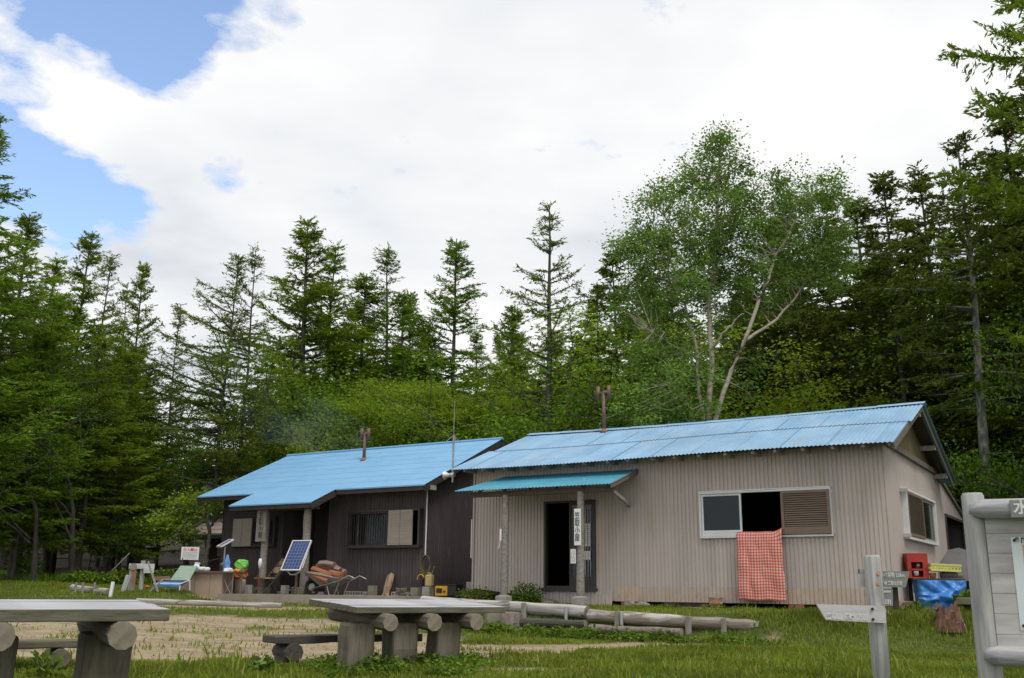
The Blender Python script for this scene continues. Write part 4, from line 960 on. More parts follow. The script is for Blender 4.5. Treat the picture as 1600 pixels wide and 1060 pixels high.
# ---- work counter with bottles
cc = P(325, 915, 23.6); zc = 1.3; cyaw = R_(-12)
CM = Matrix.Translation((cc.x, cc.y, 0)) @ Matrix.Rotation(cyaw, 4, 'Z')
def W2L(px, py, Y): return P(px, py, Y)
t = thing('work_counter', 'tan plywood counter with a dark top, left of the dark hut', 'counter', M4=CM)
ztop_ = P(325, 893, 23.6).z; zbot = P(325, 931, 23.6).z-.05
hw = 36/1556*23.6
b = MB(); b.bb(-hw, hw*.87, -.25, -.23, zbot, ztop_-.04); b.bb(-hw, -hw+.02, -.23, .3, zbot, ztop_-.04); b.bb(hw*.85, hw*.87, -.23, .3, zbot, ztop_-.04); b.build('body', 'counter', t)
b = MB(); b.bb(-hw*.36, -hw*.352, -.255, -.251, zbot, ztop_-.04); b.bb(hw*.32, hw*.328, -.255, -.251, zbot, ztop_-.04); b.build('joint_lines', 'counter_top', t)
b = MB(); b.bb(-hw*1.04, hw*1.42, -.33, .35, ztop_-.04, ztop_); b.build('counter_top', 'counter_top', t, bevel=.004)
for y in (-.2, .2): b = MB(); b.bb(hw*1.28, hw*1.31, y, y+.03, zbot, ztop_-.04); b.build('leg', 'steel', t)
b = MB(); b.tube([(hw*.92, -.2, zbot+.05), (hw*1.28, -.2, zbot+.4)], .008, 6); b.tube([(hw*.92, -.2, zbot+.4), (hw*1.28, -.2, zbot+.05)], .008, 6); b.build('cross_brace', 'steel', t)
def on_counter(px, dy=-.12):
    x = (px-325)/1556*23.6; return CM @ Vector((x, dy, ztop_))
def spray(px, lab, h=.2):
    p = on_counter(px); t = thing('spray_bottle', lab, 'bottle', p, group='spray bottles on the counter')
    b = MB(); b.tube([(0, 0, 0), (0, 0, h*.62), (0, 0, h*.8)], [.045, .045, .02], 12); b.build('body', 'white_paint', t, smooth=True)
    b = MB(); b.bb(-.02, .045, -.012, .012, h*.8, h); b.build('trigger', 'white_cloth', t, bevel=.003)
    b = MB(); b.tube([(0, 0, h*.15), (0, 0, h*.45)], .0465, 12, closed=False); b.build('label_band', 'blue_cloth', t, smooth=True)
spray(306, 'white spray bottle on the counter, left of the pair'); spray(309.8, 'white spray bottle on the counter, right of the pair', .19)
p = on_counter(297); t = tag(MB().tube([(0, 0, 0), (0, 0, .1)], [.035, .04], 12).build('cup', 'grey_sheet', None, loc=p, smooth=True), 'small grey cup at the left end of the counter', 'cup')
p = on_counter(317); tag(MB().tube([(-.07, 0, .05), (.07, 0, .05)], .05, 14).build('paper_roll', 'paper', None, loc=p, smooth=True), 'white paper roll lying on the counter', 'roll')
p = on_counter(325); tag(MB().tube([(0, 0, 0), (0, 0, .07), (0, 0, .09)], [.07, .08, .05], 12).build('bowl', 'white_cloth', None, loc=p, smooth=True), 'white bowl on the counter right of the paper roll', 'bowl')
p_tow = P(355, 880, 24.0); p_clo = P(357, 895, 24.0)
g0 = OW(357, 926); p = P(357, 912, 24.0)
b = MB(); b.box((0, 0, 0), (.26, .26, .46)); tag(b.build('wooden_crate', 'stump', None, loc=(p.x, p.y, 1.36+.23-.02), rz=YAW, bevel=.015), 'brown wooden crate on end, right of the counter', 'crate')
tag(crumple('towel', (.085, .05, .19), 'blue_cloth', p_tow, 3, taper=.6, amp=.3), 'blue and white towel hanging under the small solar panel', 'towel')
tag(crumple('cloth_bag', (.16, .13, .11), 'white_cloth', p_clo, 5, amp=.3, taper=.3), 'pale cloth bag on the crate right of the counter', 'bag')
# stump with two bags
p = P(374, 916, 24.0); b = MB(); b.tube([(0, 0, 0), (0, 0, .2), (0, 0, .34)], [.15, .14, .14], 14, 'counter', 'log_end', jit=.04); tag(b.build('tree_stump', None, None, loc=(p.x, p.y, 1.35), smooth=True), 'round sawn log standing under the bright bags', 'stump')
def bag(loc, r, lab, mat, sq=1):
    return tag(crumple('soil_bag', r, mat, loc, len(lab)), lab, 'bag')
def bag_old(loc, r, lab, mat, sq=1):
    b = MB(); n = 14; k = 7
    pts = [(random.uniform(-.01, .01), 0, -r[2]+2*r[2]*i/k) for i in range(k+1)]
    rad = [max(.3, math.sin(math.pi*(i+.6)/(k+1.2)))**.6*r[0] for i in range(k+1)]
    b.tube(pts, rad, n, jit=.09); return tag(b.build('soil_bag', mat, None, loc=loc, smooth=True), lab, 'bag')
bag((p.x, p.y, 1.36+.34+.11), (.17, .12, .13), 'orange and black plastic bag on the round log', 'bag_orange'); bag((p.x+.02, p.y, 1.36+.34+.11+.21), (.15, .1, .12), 'bright green plastic bag on top of the orange bag', 'bag_green')
p = P(388, 922, 24.0); b = MB(); b.box((0, 0, .1), (.13, .13, .2)); tag(b.build('concrete_block', 'concrete', None, loc=(p.x, p.y, 1.36), rz=YAW, bevel=.008), 'small grey block against the dark wall, right of the bags', 'block')
p = P(445, 922, 24.1); b = MB(); b.box((0, 0, .1), (.14, .14, .2)); tag(b.build('concrete_block', 'concrete', None, loc=(p.x, p.y, 1.36), rz=YAW, bevel=.008), 'grey block on the paving left of the big solar panel', 'block')
# extinguisher, reclining deck chair, white bag on post
p = P(405, 905, 24.6); t = thing('fire_extinguisher', 'red extinguisher standing left of the left porch post', 'extinguisher', (p.x, p.y, 1.40)); b = MB(); b.tube([(0, 0, .02), (0, 0, .36), (0, 0, .42)], [.07, .07, .03], 12); b.build('cylinder', 'red_plastic', t, smooth=True); b = MB(); b.bb(-.04, .04, -.02, .02, .42, .47); b.build('valve', 'black', t)
p = P(410, 880, 23.7); tag(MB().tube([(0, 0, -.12), (0, 0, 0), (0, 0, .10)], [.03, .05, .03], 10).build('cloth_bag', 'white_cloth', None, loc=p+Vector((-.05, 0, 0)), smooth=True), 'small white bag hanging on the left porch post', 'bag')
p = P(430, 895, 24.2); t = thing('deck_chair', 'dark folding deck chair with tan slats beside the left porch post', 'chair', (p.x, p.y, 1.36), R_(-50))
Mx = Matrix.Translation((0, 0, .5)) @ Matrix.Rotation(R_(-38), 4, 'X')
b = MB(); b.box((0, 0, .18), (.36, .02, .42), M4=Mx); b.build('backrest', 'plank_peel', t)
b = MB(); b.box((0, -.005, .18), (.42, .03, .05), M4=Mx); b.box((-.2, 0, .15), (.03, .035, .62), M4=Mx); b.box((.2, 0, .15), (.03, .035, .62), M4=Mx); b.build('back_frame', 'found_wood', t)
b = MB(); b.box((0, -.25, .36), (.40, .36, .03)); b.build('seat', 'plank_peel', t)
for x in (-.2, .2):
    for y0, y1 in ((-.4, .12), (.15, -.2)): b = MB(); b.tube([(x, y0, 0), (x, y1, .55)], .014, 6); b.build('leg', 'black', t)
# bricks / small pale things on a low shelf
p = P(458, 921, 24.4); t = thing('low_shelf', 'low pale shelf board in the shade behind the solar panel', 'shelf', (p.x, p.y, 1.36), YAW); b = MB(); b.bb(-.2, .2, -.1, .1, .08, .11); b.build('board', 'concrete', t); 
for x in (-.17, .17): b = MB(); b.bb(x-.03, x+.03, -.08, .08, 0, .08); b.build('leg', 'concrete', t)
for i, x in enumerate((-.12, 0, .12)): q = Vector((p.x+x*FD[0], p.y+x*FD[1], 1.36+.14)); rock(q, (.045, .035, .03), ('pinkish stone on the low shelf, left one', 'pinkish stone on the low shelf, middle one', 'pinkish stone on the low shelf, right one')[i], 'plank_peel', 40+i)

# ---- wheelbarrow with split firewood
wp = P(515, 918, 23.0); zt_ = 1.37
WB = Matrix.Translation((wp.x, wp.y, 1.36)) @ Matrix.Rotation(R_(-22), 4, 'Z')
t = thing('wheelbarrow', 'grey steel wheelbarrow loaded with firewood in front of the dark hut', 'wheelbarrow', M4=WB)
zr2 = .40
b = MB(); lo = [(-.18, -.14, .2), (.22, -.14, .2), (.22, .14, .2), (-.18, .14, .2)]; hi = [(-.55, -.27, .50), (.38, -.27, .36), (.38, .27, .36), (-.55, .27, .50)]
b.face(lo[::-1])
for i in range(4): j = (i+1) % 4; b.face([lo[i], lo[j], hi[j], hi[i]])
o = b.build('tray', 'grey_sheet', t); s = o.modifiers.new('t', 'SOLIDIFY'); s.thickness = .006
b = MB(); b.tube(hi+[hi[0]], .012, 6); b.build('tray_rim', 'steel', t)
for y in (-.24, .24): b = MB(); b.tube([(-.42, y*.3, .12), (-.1, y*.8, .2), (.35, y, .30), (.62, y, .42), (.80, y, .35)], .015, 8); b.build('handle', 'steel', t, smooth=True)
for y in (-.2, .2): b = MB(); b.tube([(.05, y, .2), (.12, y, 0), (.25, y, 0), (.36, y, .28)], .012, 6); b.build('leg', 'steel', t)
b = MB(); pts = [(-.45+.17*math.cos(a), 0, .17+.17*math.sin(a)) for a in np.linspace(0, 2*math.pi, 17)]; b.tube(pts, .03, 8); wh = b.build('wheel', 'black', t, smooth=True)
b = MB(); b.tube([(-.45, -.03, .17), (-.45, .03, .17)], .08, 12); b.build('hub', 'steel', wh)
k = 0
labs = ['large orange split log at the right end of the firewood load', 'top piece of firewood with pale bark on the barrow', 'long pinkish split log along the lower front of the load', 'reddish split log in the middle front of the load', 'brown split log at the upper left of the load', 'bark covered log on top right of the load', 'thin split stick between the two front logs', 'short split log deep in the load', 'flat split log at the lower right of the load', 'dark split log at the back of the load']
specs = [((.05, -.12, .52), (.42, -.2, .48), .085, 'firewood'), ((-.3, .0, .74), (.12, -.04, .72), .075, 'firewood_bark'), ((-.52, -.16, .52), (.10, -.24, .36), .075, 'firewood'), ((-.42, -.1, .62), (.15, -.16, .48), .07, 'firewood'),
         ((-.42, .08, .66), (.05, .06, .62), .085, 'firewood'), ((-.1, .06, .68), (.25, .02, .60), .08, 'firewood_bark'), ((-.38, -.2, .54), (.2, -.22, .44), .035, 'plank_peel'), ((-.3, .1, .48), (.25, .12, .46), .09, 'firewood'),
         ((.0, -.18, .40), (.34, -.1, .38), .06, 'firewood'), ((-.2, .16, .60), (.3, .16, .55), .085, 'firewood_bark')]
for (a, c_, r, mt), lab in zip(specs, labs):
    a = (a[0], a[1], a[2]-.06); c_ = (c_[0], c_[1], c_[2]-.06)
    aw = WB @ Vector(a); cw = WB @ Vector(c_); m, L = frame(aw, cw); b = MB(); n = 7
    b.tube([(0, 0, 0), (L*.4, .01, .01), (L, 0, 0)], [r*.9, r, r*.85], n, mt, 'firewood', jit=.22)
    tag(b.build('firewood', None, None, M4=m, bevel=.006), lab, 'firewood', 'split firewood on the wheelbarrow')
# ---- things along the dark wall
def along(px, py, v=-.3, O=O2): u, z = FR(px, py, O, v); return H(O, u, v, z)
p0 = along(601, 931, -.45); p1 = along(611, 899, -.06)
o = beam('bark_plank', p0-Vector((0, 0, .03)), p1, .09, .16, 'plank_peel', None, rough=.012, up=(.5, -.85, 0)); tag(o, 'peeling bark plank leaning on the dark wall below the window', 'plank')
for i, (px, w, h, mt, lab) in enumerate(((582, .16, .21, 'moss_concrete', 'mossy block standing behind the middle table, right of the barrow'), (650.5, .19, .18, 'moss_concrete', 'mossy block between the leaning plank and the yellow can'), (669, .2, .2, 'concrete', 'grey block under the yellow can'), (735, .14, .22, 'concrete', 'pale block at the left corner of the pale hut'))):
    p = along(px, 925, -.3); b = MB(); b.box((0, 0, h/2), (w, w, h)); tag(b.build('concrete_block', mt, None, loc=(p.x, p.y, 1.36 if px < 700 else 1.45), rz=YAW, bevel=.01), lab, 'block')
p = along(556, 930, -.3); t = thing('hollow_block', 'pale hollow concrete block lying along the dark wall, left one', 'block', (p.x, p.y, 1.36), YAW, 'hollow blocks along the dark wall')
def hollow(t, L, n):
    b = MB(); b.bb(-L/2, L/2, -.09, .09, 0, .012); b.bb(-L/2, L/2, -.09, .09, .06, .085)
    for k in range(n+1): x = -L/2+L*k/n; b.bb(x-.015, x+.015, -.088, .088, .012, .06)
    b.build('shell', 'concrete', t)
hollow(t, .55, 7)
p = along(628, 930, -.3); t = thing('hollow_block', 'pale hollow concrete block lying along the dark wall, right one', 'block', (p.x, p.y, 1.36), YAW, 'hollow blocks along the dark wall'); hollow(t, .45, 6)
# hose / cable coil, handle tool, jerrycan, generator
p = along(665.5, 881, -.12); t = thing('cable_coil', 'dark yellowish cable coil hanging on the corner of the dark hut', 'cable', p, YAW)
b = MB(); 
for k in range(4):
    w_ = .10+.012*k; h_ = .17+.02*k; b.tube([(w_*math.cos(a)+.01*k, -.02*k, -.05*k*.3+h_*math.sin(a)) for a in np.linspace(0, 2*math.pi, 21)], .011, 6)
b.build('loops', 'cable', t, smooth=True)
b = MB(); b.tube([(.0, 0, .17), (0, 0, .32)], .008, 6); b.tube([(-.02, -.02, -.2), (-.04, -.02, -.36), (-.03, -.03, -.55)], .012, 6); b.build('tail', 'cable', t)
p = along(659, 905, -.2); t = thing('hand_tool', 'dark tool with a curved yellow handle below the cable coil', 'tool', p, YAW)
b = MB(); b.tube([(0, 0, -.24), (0, 0, .0)], .045, 8); b.build('body', 'black', t); b = MB(); b.tube([(.09*math.cos(a)-.03, 0, .0+.10*math.sin(a)) for a in np.linspace(.3, 3.4, 10)], .012, 6); b.build('handle', 'yellow', t, smooth=True)
p = along(671, 913, -.3); t = thing('jerrycan', 'yellowish plastic can with a bent spout, on a block by the dark hut corner', 'can', (p.x, p.y, 1.56), YAW)
b = MB(); b.box((0, 0, .13), (.19, .13, .26)); b.build('body', 'jerry', t, bevel=.035); b = MB(); b.tube([(-.05, 0, .26), (-.05, 0, .30), (.03, 0, .30), (.03, 0, .26)], .012, 6); b.build('handle', 'jerry', t); b = MB(); b.tube([(.06, 0, .26), (.08, 0, .34), (.12, 0, .44)], .012, 6); b.build('spout', 'plank_peel', t); b = MB(); b.tube([(-.0, 0, .25), (-.0, 0, .285)], .028, 10); b.build('cap', 'bag_green', t)
p = along(692, 930, -.35); t = thing('generator', 'yellow and black portable generator at the foot of the dark wall', 'generator', (p.x+.05, p.y, 1.34), YAW)
b = MB(); b.bb(-.17, .15, -.15, .15, .03, .24); b.build('housing', 'yellow', t, bevel=.015)
b = MB(); b.bb(.155, .38, -.14, .14, .03, .24); b.build('engine_cover', 'black', t, bevel=.02)
b = MB(); b.bb(-.13, .02, -.158, -.151, .09, .19); b.build('control_panel', 'black', t)
b = MB(); b.bb(-.17, .38, -.145, .145, .245, .275); b.build('handle', 'black', t, bevel=.01)
b = MB(); b.bb(.05, .11, -.158, -.151, .10, .15); b.build('outlet', 'red_plastic', t)
p = along(627, 925, -.45); t = thing('twig_bundle', 'small heap of dark twigs at the foot of the dark wall', 'twigs', (p.x, p.y, 1.36)); b = MB()
for k in range(26): a = random.uniform(0, 6.28); c_ = random.uniform(.02, .14); b.tube([(-math.cos(a)*.13, -math.sin(a)*.05, c_), (math.cos(a)*.13, math.sin(a)*.05, c_+random.uniform(-.04, .05))], .009, 5)
b.build('twigs', 'stump', t)
# kerb log on the left terrace edge
A = G(213, 945); B = G(440, 951); A.z = gzf(A.x, A.y)+.06; B.z = gzf(B.x, B.y)+.05
tag(log('kerb_log', A, B, .055, .045, 'silver_log', None, n=12, wob=.08, bend=.05), 'long pale log bordering the paving before the tan counter', 'log')

# ---- left yard
def sign_frame(label, px, py, Y, w, h, title, parent=None):
    c = P(px, py, Y); t = thing('warning_sign', label, 'sign', c, R_(12))
    b = MB(); b.bb(-w/2, w/2, -.01, .01, -h/2, h/2); b.build('panel', 'white_paint', t, bevel=.003)
    text('lettering', title, h*.27, 'red_ink', t, facing((0, -.014, h*.28)), sx=1.05, weight=.02)
    b = MB(); r = random.Random(4)
    for j in range(5):
        x = -w*.4
        while x < w*.38: L = r.uniform(.01, .03); z = h*.06-j*h*.105; b.bb(x, x+L, -.0135, -.0115, z-h*.03, z+h*.03); x += L+r.uniform(.006, .014)
    b.build('small_print', 'grey_ink', t)
    b = MB(); b.box((-w*.4, -.013, -h*.42), (.03, .003, .03)); b.build('mark', 'ink', t)
    b = MB(); zg = gzf(c.x, c.y)-c.z; b.bb(-w*.42, -w*.42+.02, .012, .03, zg, h*.3); b.bb(w*.1, w*.1+.02, .012, .03, zg, h*.3); b.build('stake', 'roof_wood', t)
sign_frame('white warning sign with red heading on stakes before the bent young tree', 297, 865, 25.2, .42, .31, '立入禁止')
# trail signpost with reddish post
s0 = G(212, 919); Y = s0.y; t = thing('trail_signpost', 'small weathered signpost with two crossed boards on the grass mound at left', 'signpost', s0, .1)
zt = P(219, 876, Y).z-s0.z; b = MB(); b.tube([(.08, .1, -.1), (.08, .1, zt)], .05, 10, jit=.03); b.build('post', 'signpost', t)
zb = P(213, 885, Y).z-s0.z; b = MB(); b.box((.08, .02, zb), (.54, .03, .11)); b.build('sign_arm', 'signboard', t, bevel=.004)
b = MB(); b.box((.24, .0, zb-.08), (.22, .03, .13)); b.build('sign_arm', 'signboard', t, bevel=.004)
b = MB(); b.box((-.09, .04, zb-.22), (.12, .03, .10)); b.build('sign_arm', 'signboard', t, bevel=.004)
q = G(213, 919); zt2 = P(213, 886, Y-.3).z-q.z; t = thing('painted_post', 'short post painted reddish brown with a mossy top, in front of the small signpost', 'post', (q.x, q.y-.3, q.z), .3)
b = MB(); b.box((0, 0, zt2/2-.05), (.14, .14, zt2+.1)); b.build('shaft', 'post_wood', t, bevel=.01); b = MB(); b.bb(.0, .072, -.075, -.071, .05, zt2-.05); b.build('painted_face', 'rust', t)
b = MB(); b.tube([(0, -.09, zt2), (0, .1, zt2)], .075, 12); b.build('top_log', 'moss_concrete', t)
q = G(193, 923); t = thing('grey_post', 'leaning grey squared post on the mound left of the signpost', 'post', q, .3); b = MB(); b.box((.0, 0, .13), (.10, .10, .38)); o = b.build('shaft', 'signpost', t, bevel=.01); o.rotation_euler = (0, R_(12), 0)
q = G(172, 935); b = MB(); b.box((0, 0, .14), (.055, .05, .34)); o = b.build('marker_stake', 'white_paint', None, loc=q); o.rotation_euler = (0, R_(5), 0); tag(o, 'thin white marker stake behind the left table', 'stake')
A = G(112, 927); B = G(168, 933); A.z += .10; B.z += .10; tag(log('border_log', A, B, .075, .06, 'silver_log', None, n=10, wob=.1), 'low weathered log on pegs behind the left table', 'log')
for i, px in enumerate((117, 128, 146)): q = G(px, 931); b = MB(); b.tube([(0, 0, -.05), (0, 0, .26)], .025, 7); tag(b.build('peg', 'post_wood', None, loc=q), ('dark peg at the left end of the low weathered log', 'second peg from the left holding the low weathered log', 'right peg holding the low weathered log')[i], 'peg', 'pegs of the low log')
# crossed timber trestle
q = G(239, 925); t = thing('timber_trestle', 'crossed pale timbers of a trestle right of the small signpost', 'trestle', q, .1)
for a_, c_ in (((-.16, 0, .62), (.10, 0, .0)), ((-.07, .03, .0), (.16, .03, .24))): beam('leg', a_, c_, .04, .035, 'silver_log', t)
beam('top_log', (-.05, .2, .27), (.24, .35, .29), .09, .08, 'plank_peel', t)
# lounge chair
q = G(262, 921); t = thing('lounge_chair', 'low folding lounge chair with green back and blue cushion beside the counter', 'chair', q, R_(8))
b = MB(); b.face([(-.02, .15, .16), (.40, .15, .16), (.52, .45, .52), (.15, .45, .52)]); o = b.build('backrest', 'green_cloth', t); o.modifiers.new('s', 'SOLIDIFY').thickness = .02
b = MB(); b.face([(-.22, -.2, .12), (.34, -.2, .10), (.40, .15, .20), (-.05, .15, .20)]); o = b.build('seat', 'navy', t); o.modifiers.new('s', 'SOLIDIFY').thickness = .02
b = MB(); b.face([(-.26, -.3, .10), (.28, -.3, .08), (.34, -.1, .15), (-.18, -.1, .16)]); o = b.build('cushion', 'blue_cloth', t); o.modifiers.new('s', 'SOLIDIFY').thickness = .04
for p0, p1 in (((-.2, -.28, .1), (-.18, -.25, -.02)), ((.30, -.28, .12), (.30, -.28, -.02)), ((.42, .2, .2), (.44, .2, -.02))): b = MB(); b.tube([p0, p1], .014, 6); b.build('leg', 'alu_white', t)
b = MB(); b.tube([(-.26, -.3, .11), (.32, -.3, .12), (.42, .15, .2)], .012, 6); b.build('side_rail', 'alu_white', t)
for i, (px, py, lab) in enumerate(((230, 910, 'red flower head behind the crossed timbers'), (229, 927, 'red flower head in the grass before the crossed timbers'))):
    q = G(px, py); t = thing('red_flower', lab, 'flower', q); b = MB(); b.tube([(0, 0, 0), (0, 0, .12)], .005, 5); b.build('stem', 'weed', t); b = MB(); b.tube([(0, 0, .1), (0, 0, .13), (0, 0, .15)], [.02, .05, .02], 8); b.build('petals', 'red_flower', t)
# slack wire, thin twigs, dish behind the roof corner
tag(MB().tube([P(162, 905, 26), P(182, 885, 26), P(203, 864, 26)], .012, 5).build('guy_rope', 'rope'), 'thin pale guy rope slanting up in the dark wood at left', 'rope')
tag(MB().tube([P(240, 893, 27), P(285, 888, 27), P(330, 876, 27), P(345, 872, 27)], .008, 5).build('guy_rope', 'post_wood'), 'dark rope stretched behind the white warning sign', 'rope')
c = P(329, 768, 31); t = thing('satellite_dish', 'grey satellite dish seen edge-on above the left end of the blue roof', 'dish', c, R_(75))
b = MB(); rings = []
for i in range(6):
    r = .30*i/5; rings.append([(r*math.cos(a), .25*(r*r), r*math.sin(a)*1.0) for a in np.linspace(0, 2*math.pi, 17)[:-1]])
for A_, B_ in zip(rings, rings[1:]):
    for j in range(16): b.face([A_[j], A_[(j+1) % 16], B_[(j+1) % 16], B_[j]])
o = b.build('reflector', 'alu', t); o.modifiers.new('s', 'SOLIDIFY').thickness = .02
b = MB(); b.tube([(0, .02, -.05), (0, .05, -3.2)], .025, 8); b.build('pole', 'alu', t)
b = MB(); b.box((0, -.05, -1.1), (.12, .1, .35)); b.build('wrapped_unit', 'blue_cloth', t, bevel=.02)

# ---- signpost in the foreground
Y = 7.5; p = P(1370, 960, Y); g0 = gzf(p.x, p.y); ztp = P(1362, 869, Y).z
t = thing('wooden_signpost', 'tall round grey signpost with arrow boards standing in the grass', 'signpost', (p.x, p.y, 0), 0)
b = MB(); ht = [g0-.2, g0+.1, g0+.36, g0+.37, 1.2, 1.5, ztp-.012, ztp]; b.tube([(-.004*(z-1), 0, z) for z in ht], [.057, .057, .056, .061, .061, .062, .061, .052], 24, jit=.012)
b.build('post', 'signpost', t, smooth=True)
b = MB(); b.tube([(-.004, 0, ztp-.001), (-.004, 0, ztp+.006)], .053, 20); b.build('post_cap', 'faded_white', t)
def arrow(name, x0, x1, tip, zl0, zl1, yc, mat, rz=0.0, side=-1):
    pass
def L(px, py, dy): q = P(px, py, Y+dy); return Vector((q.x-p.x, dy, q.z))
def poly_board(name, pts, dy, th, mat):
    b = MB(); f = [L(x, y, dy) for x, y in pts]; k = [Vector((v.x, v.y+th, v.z)) for v in f]; b.face(f); b.face(k[::-1])
    for i in range(len(f)): j = (i+1) % len(f); b.face([f[i], k[i], k[j], f[j]])
    return b.build(name, mat, t, bevel=.002)
poly_board('arrow_board', [(1276, 944), (1291, 969), (1385, 974), (1384, 952), (1380, 947)], -.095, .03, 'signboard')
text('lettering', '笠取山 雁峠  方面', .050, 'faded_white', t, facing(L(1324, 964.5, -.0975), 0) @ Matrix.Rotation(R_(-1.4), 4, 'Z'), sx=.76, depth=.0012, weight=.015)
for (x, y) in ((1362.8, 952), (1363.8, 968)): q = L(x, y, -.10); b = MB(); b.tube([q, q+Vector((0, -.012, 0))], .0095, 10); b.build('bolt', 'black', t)
poly_board('direction_board', [(1374, 893), (1421.5, 893), (1415.5, 918), (1374, 917.5)], -.02, .03, 'signboard_grey')
text('lettering', 'ラベ尾根 2.0km', .040, 'faded_white', t, facing(L(1394.5, 899.3, -.0225)), sx=.66, depth=.0012, weight=.01)
text('lettering', '雁峠 笠取山方面', .034, 'faded_white', t, facing(L(1393.5, 912, -.0225)), sx=.62, depth=.0012, weight=.01)
for y in (896, 912): q = L(1372.5, y, -.066); b = MB(); b.tube([q, q+Vector((0, .01, 0))], .014, 10); b.build('peg', 'orange_dot', t)
poly_board('number_plate', [(1374, 920), (1395, 920), (1395.5, 946.5), (1375, 945.5)], -.01, .018, 'signboard_grey')
b = MB(); 
for x in np.arange(1377.5, 1392, 2.2):
    a = L(x, 924.5, -.0125); b.box(a, (.0065, .002, .016))
for x, w_ in ((1380.5, .016), (1383.5, .006), (1385.8, .006), (1388, .008), (1391, .008)):
    a = L(x, 940.5, -.0125); b.box(a, (w_*.7, .002, .035 if x > 1382 else .007))
b.build('lettering', 'faded_white', t)
b = MB(); a = L(1399, 933, .06); b.box(a, (.035, .03, .18)); b.build('rear_slat', 'roof_wood', t)
poly_board('direction_board', [(1341, 890), (1360, 890), (1360, 917), (1342.5, 917)], .05, .03, 'signboard')
b = MB(); q = L(1342, 893, .048); b.box(q, (.008, .004, .03)); b.build('slot', 'ink', t)

# ---- notice board at the right edge
Y = 6.9; pb = P(1519, 772, Y); x0 = pb.x; bt = P(1549, 1050, Y-.15)
byaw = R_(-24); BM = Matrix.Translation((pb.x, pb.y, 0)) @ Matrix.Rotation(byaw, 4, 'Z')
t = thing('notice_board', 'large weathered log-framed notice board cut by the right edge of the photo', 'notice board', M4=BM)
zt = pb.z; g0 = gzf(pb.x, pb.y)
def bpost(x, nm='post'):
    b = MB(); b.tube([(x+.01, 0, g0-.3), (x, 0, g0+.3), (x, 0, zt-.3), (x, 0, zt-.012), (x, 0, zt)], [.078, .078, .072, .072, .062], 24, jit=.008); b.build(nm, 'board_post', t, smooth=True)
    b = MB(); b.tube([(x, 0, zt-.001), (x, 0, zt+.004)], .064, 24); b.build('post_cap', 'faded_white', t)
bpost(0); bpost(1.75)
def lc(px, py, dy=0):   # to board coordinates on the plane y=dy
    o = BM.to_3x3().inverted(); d = o @ rayd(px, py); e = BM.inverted() @ Vector((0, 0, EYE)); k = (dy-e.y)/d.y; return e+d*k
zu = lc(1560, 797).z; zl = lc(1575, 1024).z
for z, r in ((zu, .066), (zl, .066)):
    b = MB(); b.tube([(-.03, -.10, z), (.01, -.10, z), (.07, -.10, z), (.8, -.10, z), (1.68, -.10, z), (1.78, -.10, z)], [.030, .052, r, r, r*.98, .03], 24, jit=.008); b.build('rail', 'board_log', t, smooth=True)
b = MB(); n = 7
for k in range(n):
    z1 = zu-.03-(zu-zl-.03)*k/n; z0 = zu-.03-(zu-zl-.03)*(k+1)/n
    b.bb(.06, 1.70, -.055, -.025, z0+.002, z1)
b.build('panel', 'board_panel', t, bevel=.002)
a = lc(1578, 795, -.17); c_ = lc(1612, 795, -.17)
b = MB(); b.bb(a.x, a.x+.55, -.178, -.163, a.z-.062, a.z+.058); b.build('name_plate', 'signboard_grey', t, bevel=.008)
text('lettering', '水', .10, 'faded_white', t, facing((lc(1596, 794, -.18).x, -.1795, lc(1596, 794, -.18).z)), depth=.0012, weight=.02)
a = lc(1579, 840, -.058); bz = lc(1598, 983, -.058)
b = MB(); b.bb(a.x, 1.5, -.060, -.0562, bz.z-.01, a.z); b.build('poster', 'poster', t)
b = MB(); b.bb(a.x+.065, 1.42, -.0635, -.0605, lc(1590, 900, -.06).z, lc(1590, 851, -.06).z); b.build('poster_picture', 'poster_tan', t)
text('poster_heading', '多摩川', .042, 'ink', t, facing((lc(1597.5, 845, -.062).x+.01, -.0618, lc(1597, 845, -.062).z)), depth=.0008, weight=.025)
b = MB(); r = random.Random(5)
for j in range(11):
    z = a.z-.29-j*.033; x = a.x+.055+(.02 if j % 3 else 0)
    while x < 1.35: w_ = r.uniform(.01, .05); b.bb(x, x+w_, -.0625, -.0605, z-.005, z+.005); x += w_+.012
b.build('poster_print', 'grey_ink', t)
for z in (a.z-.02, bz.z+.02): b = MB(); b.tube([(a.x+.02, -.061, z), (a.x+.02, -.068, z)], .010, 8); b.build('pin', 'black', t)

# ---- tarp-covered table with crates at the right corner of the pale hut
tp = P(1468, 905, 17.4); TM = Matrix.Translation((tp.x, tp.y, 0)) @ Matrix.Rotation(R_(-8), 4, 'Z')
zt = P(1468, 904, 17.4).z; hw = .39; g0 = gzf(tp.x, tp.y)
t = thing('work_table', 'low table under a dark board top beside the right gable wall', 'table', M4=TM)
b = MB(); b.bb(-hw*1.12, hw*1.05, -.02, .62, zt-.03, zt); b.build('table_top', 'roof_wood', t, bevel=.004)
for x in (-hw*.9, hw*.85):
    for y in (.03, .55): b = MB(); b.bb(x-.03, x+.03, y-.02, y+.04, g0-.03, zt-.03); b.build('leg', 'roof_wood', t)
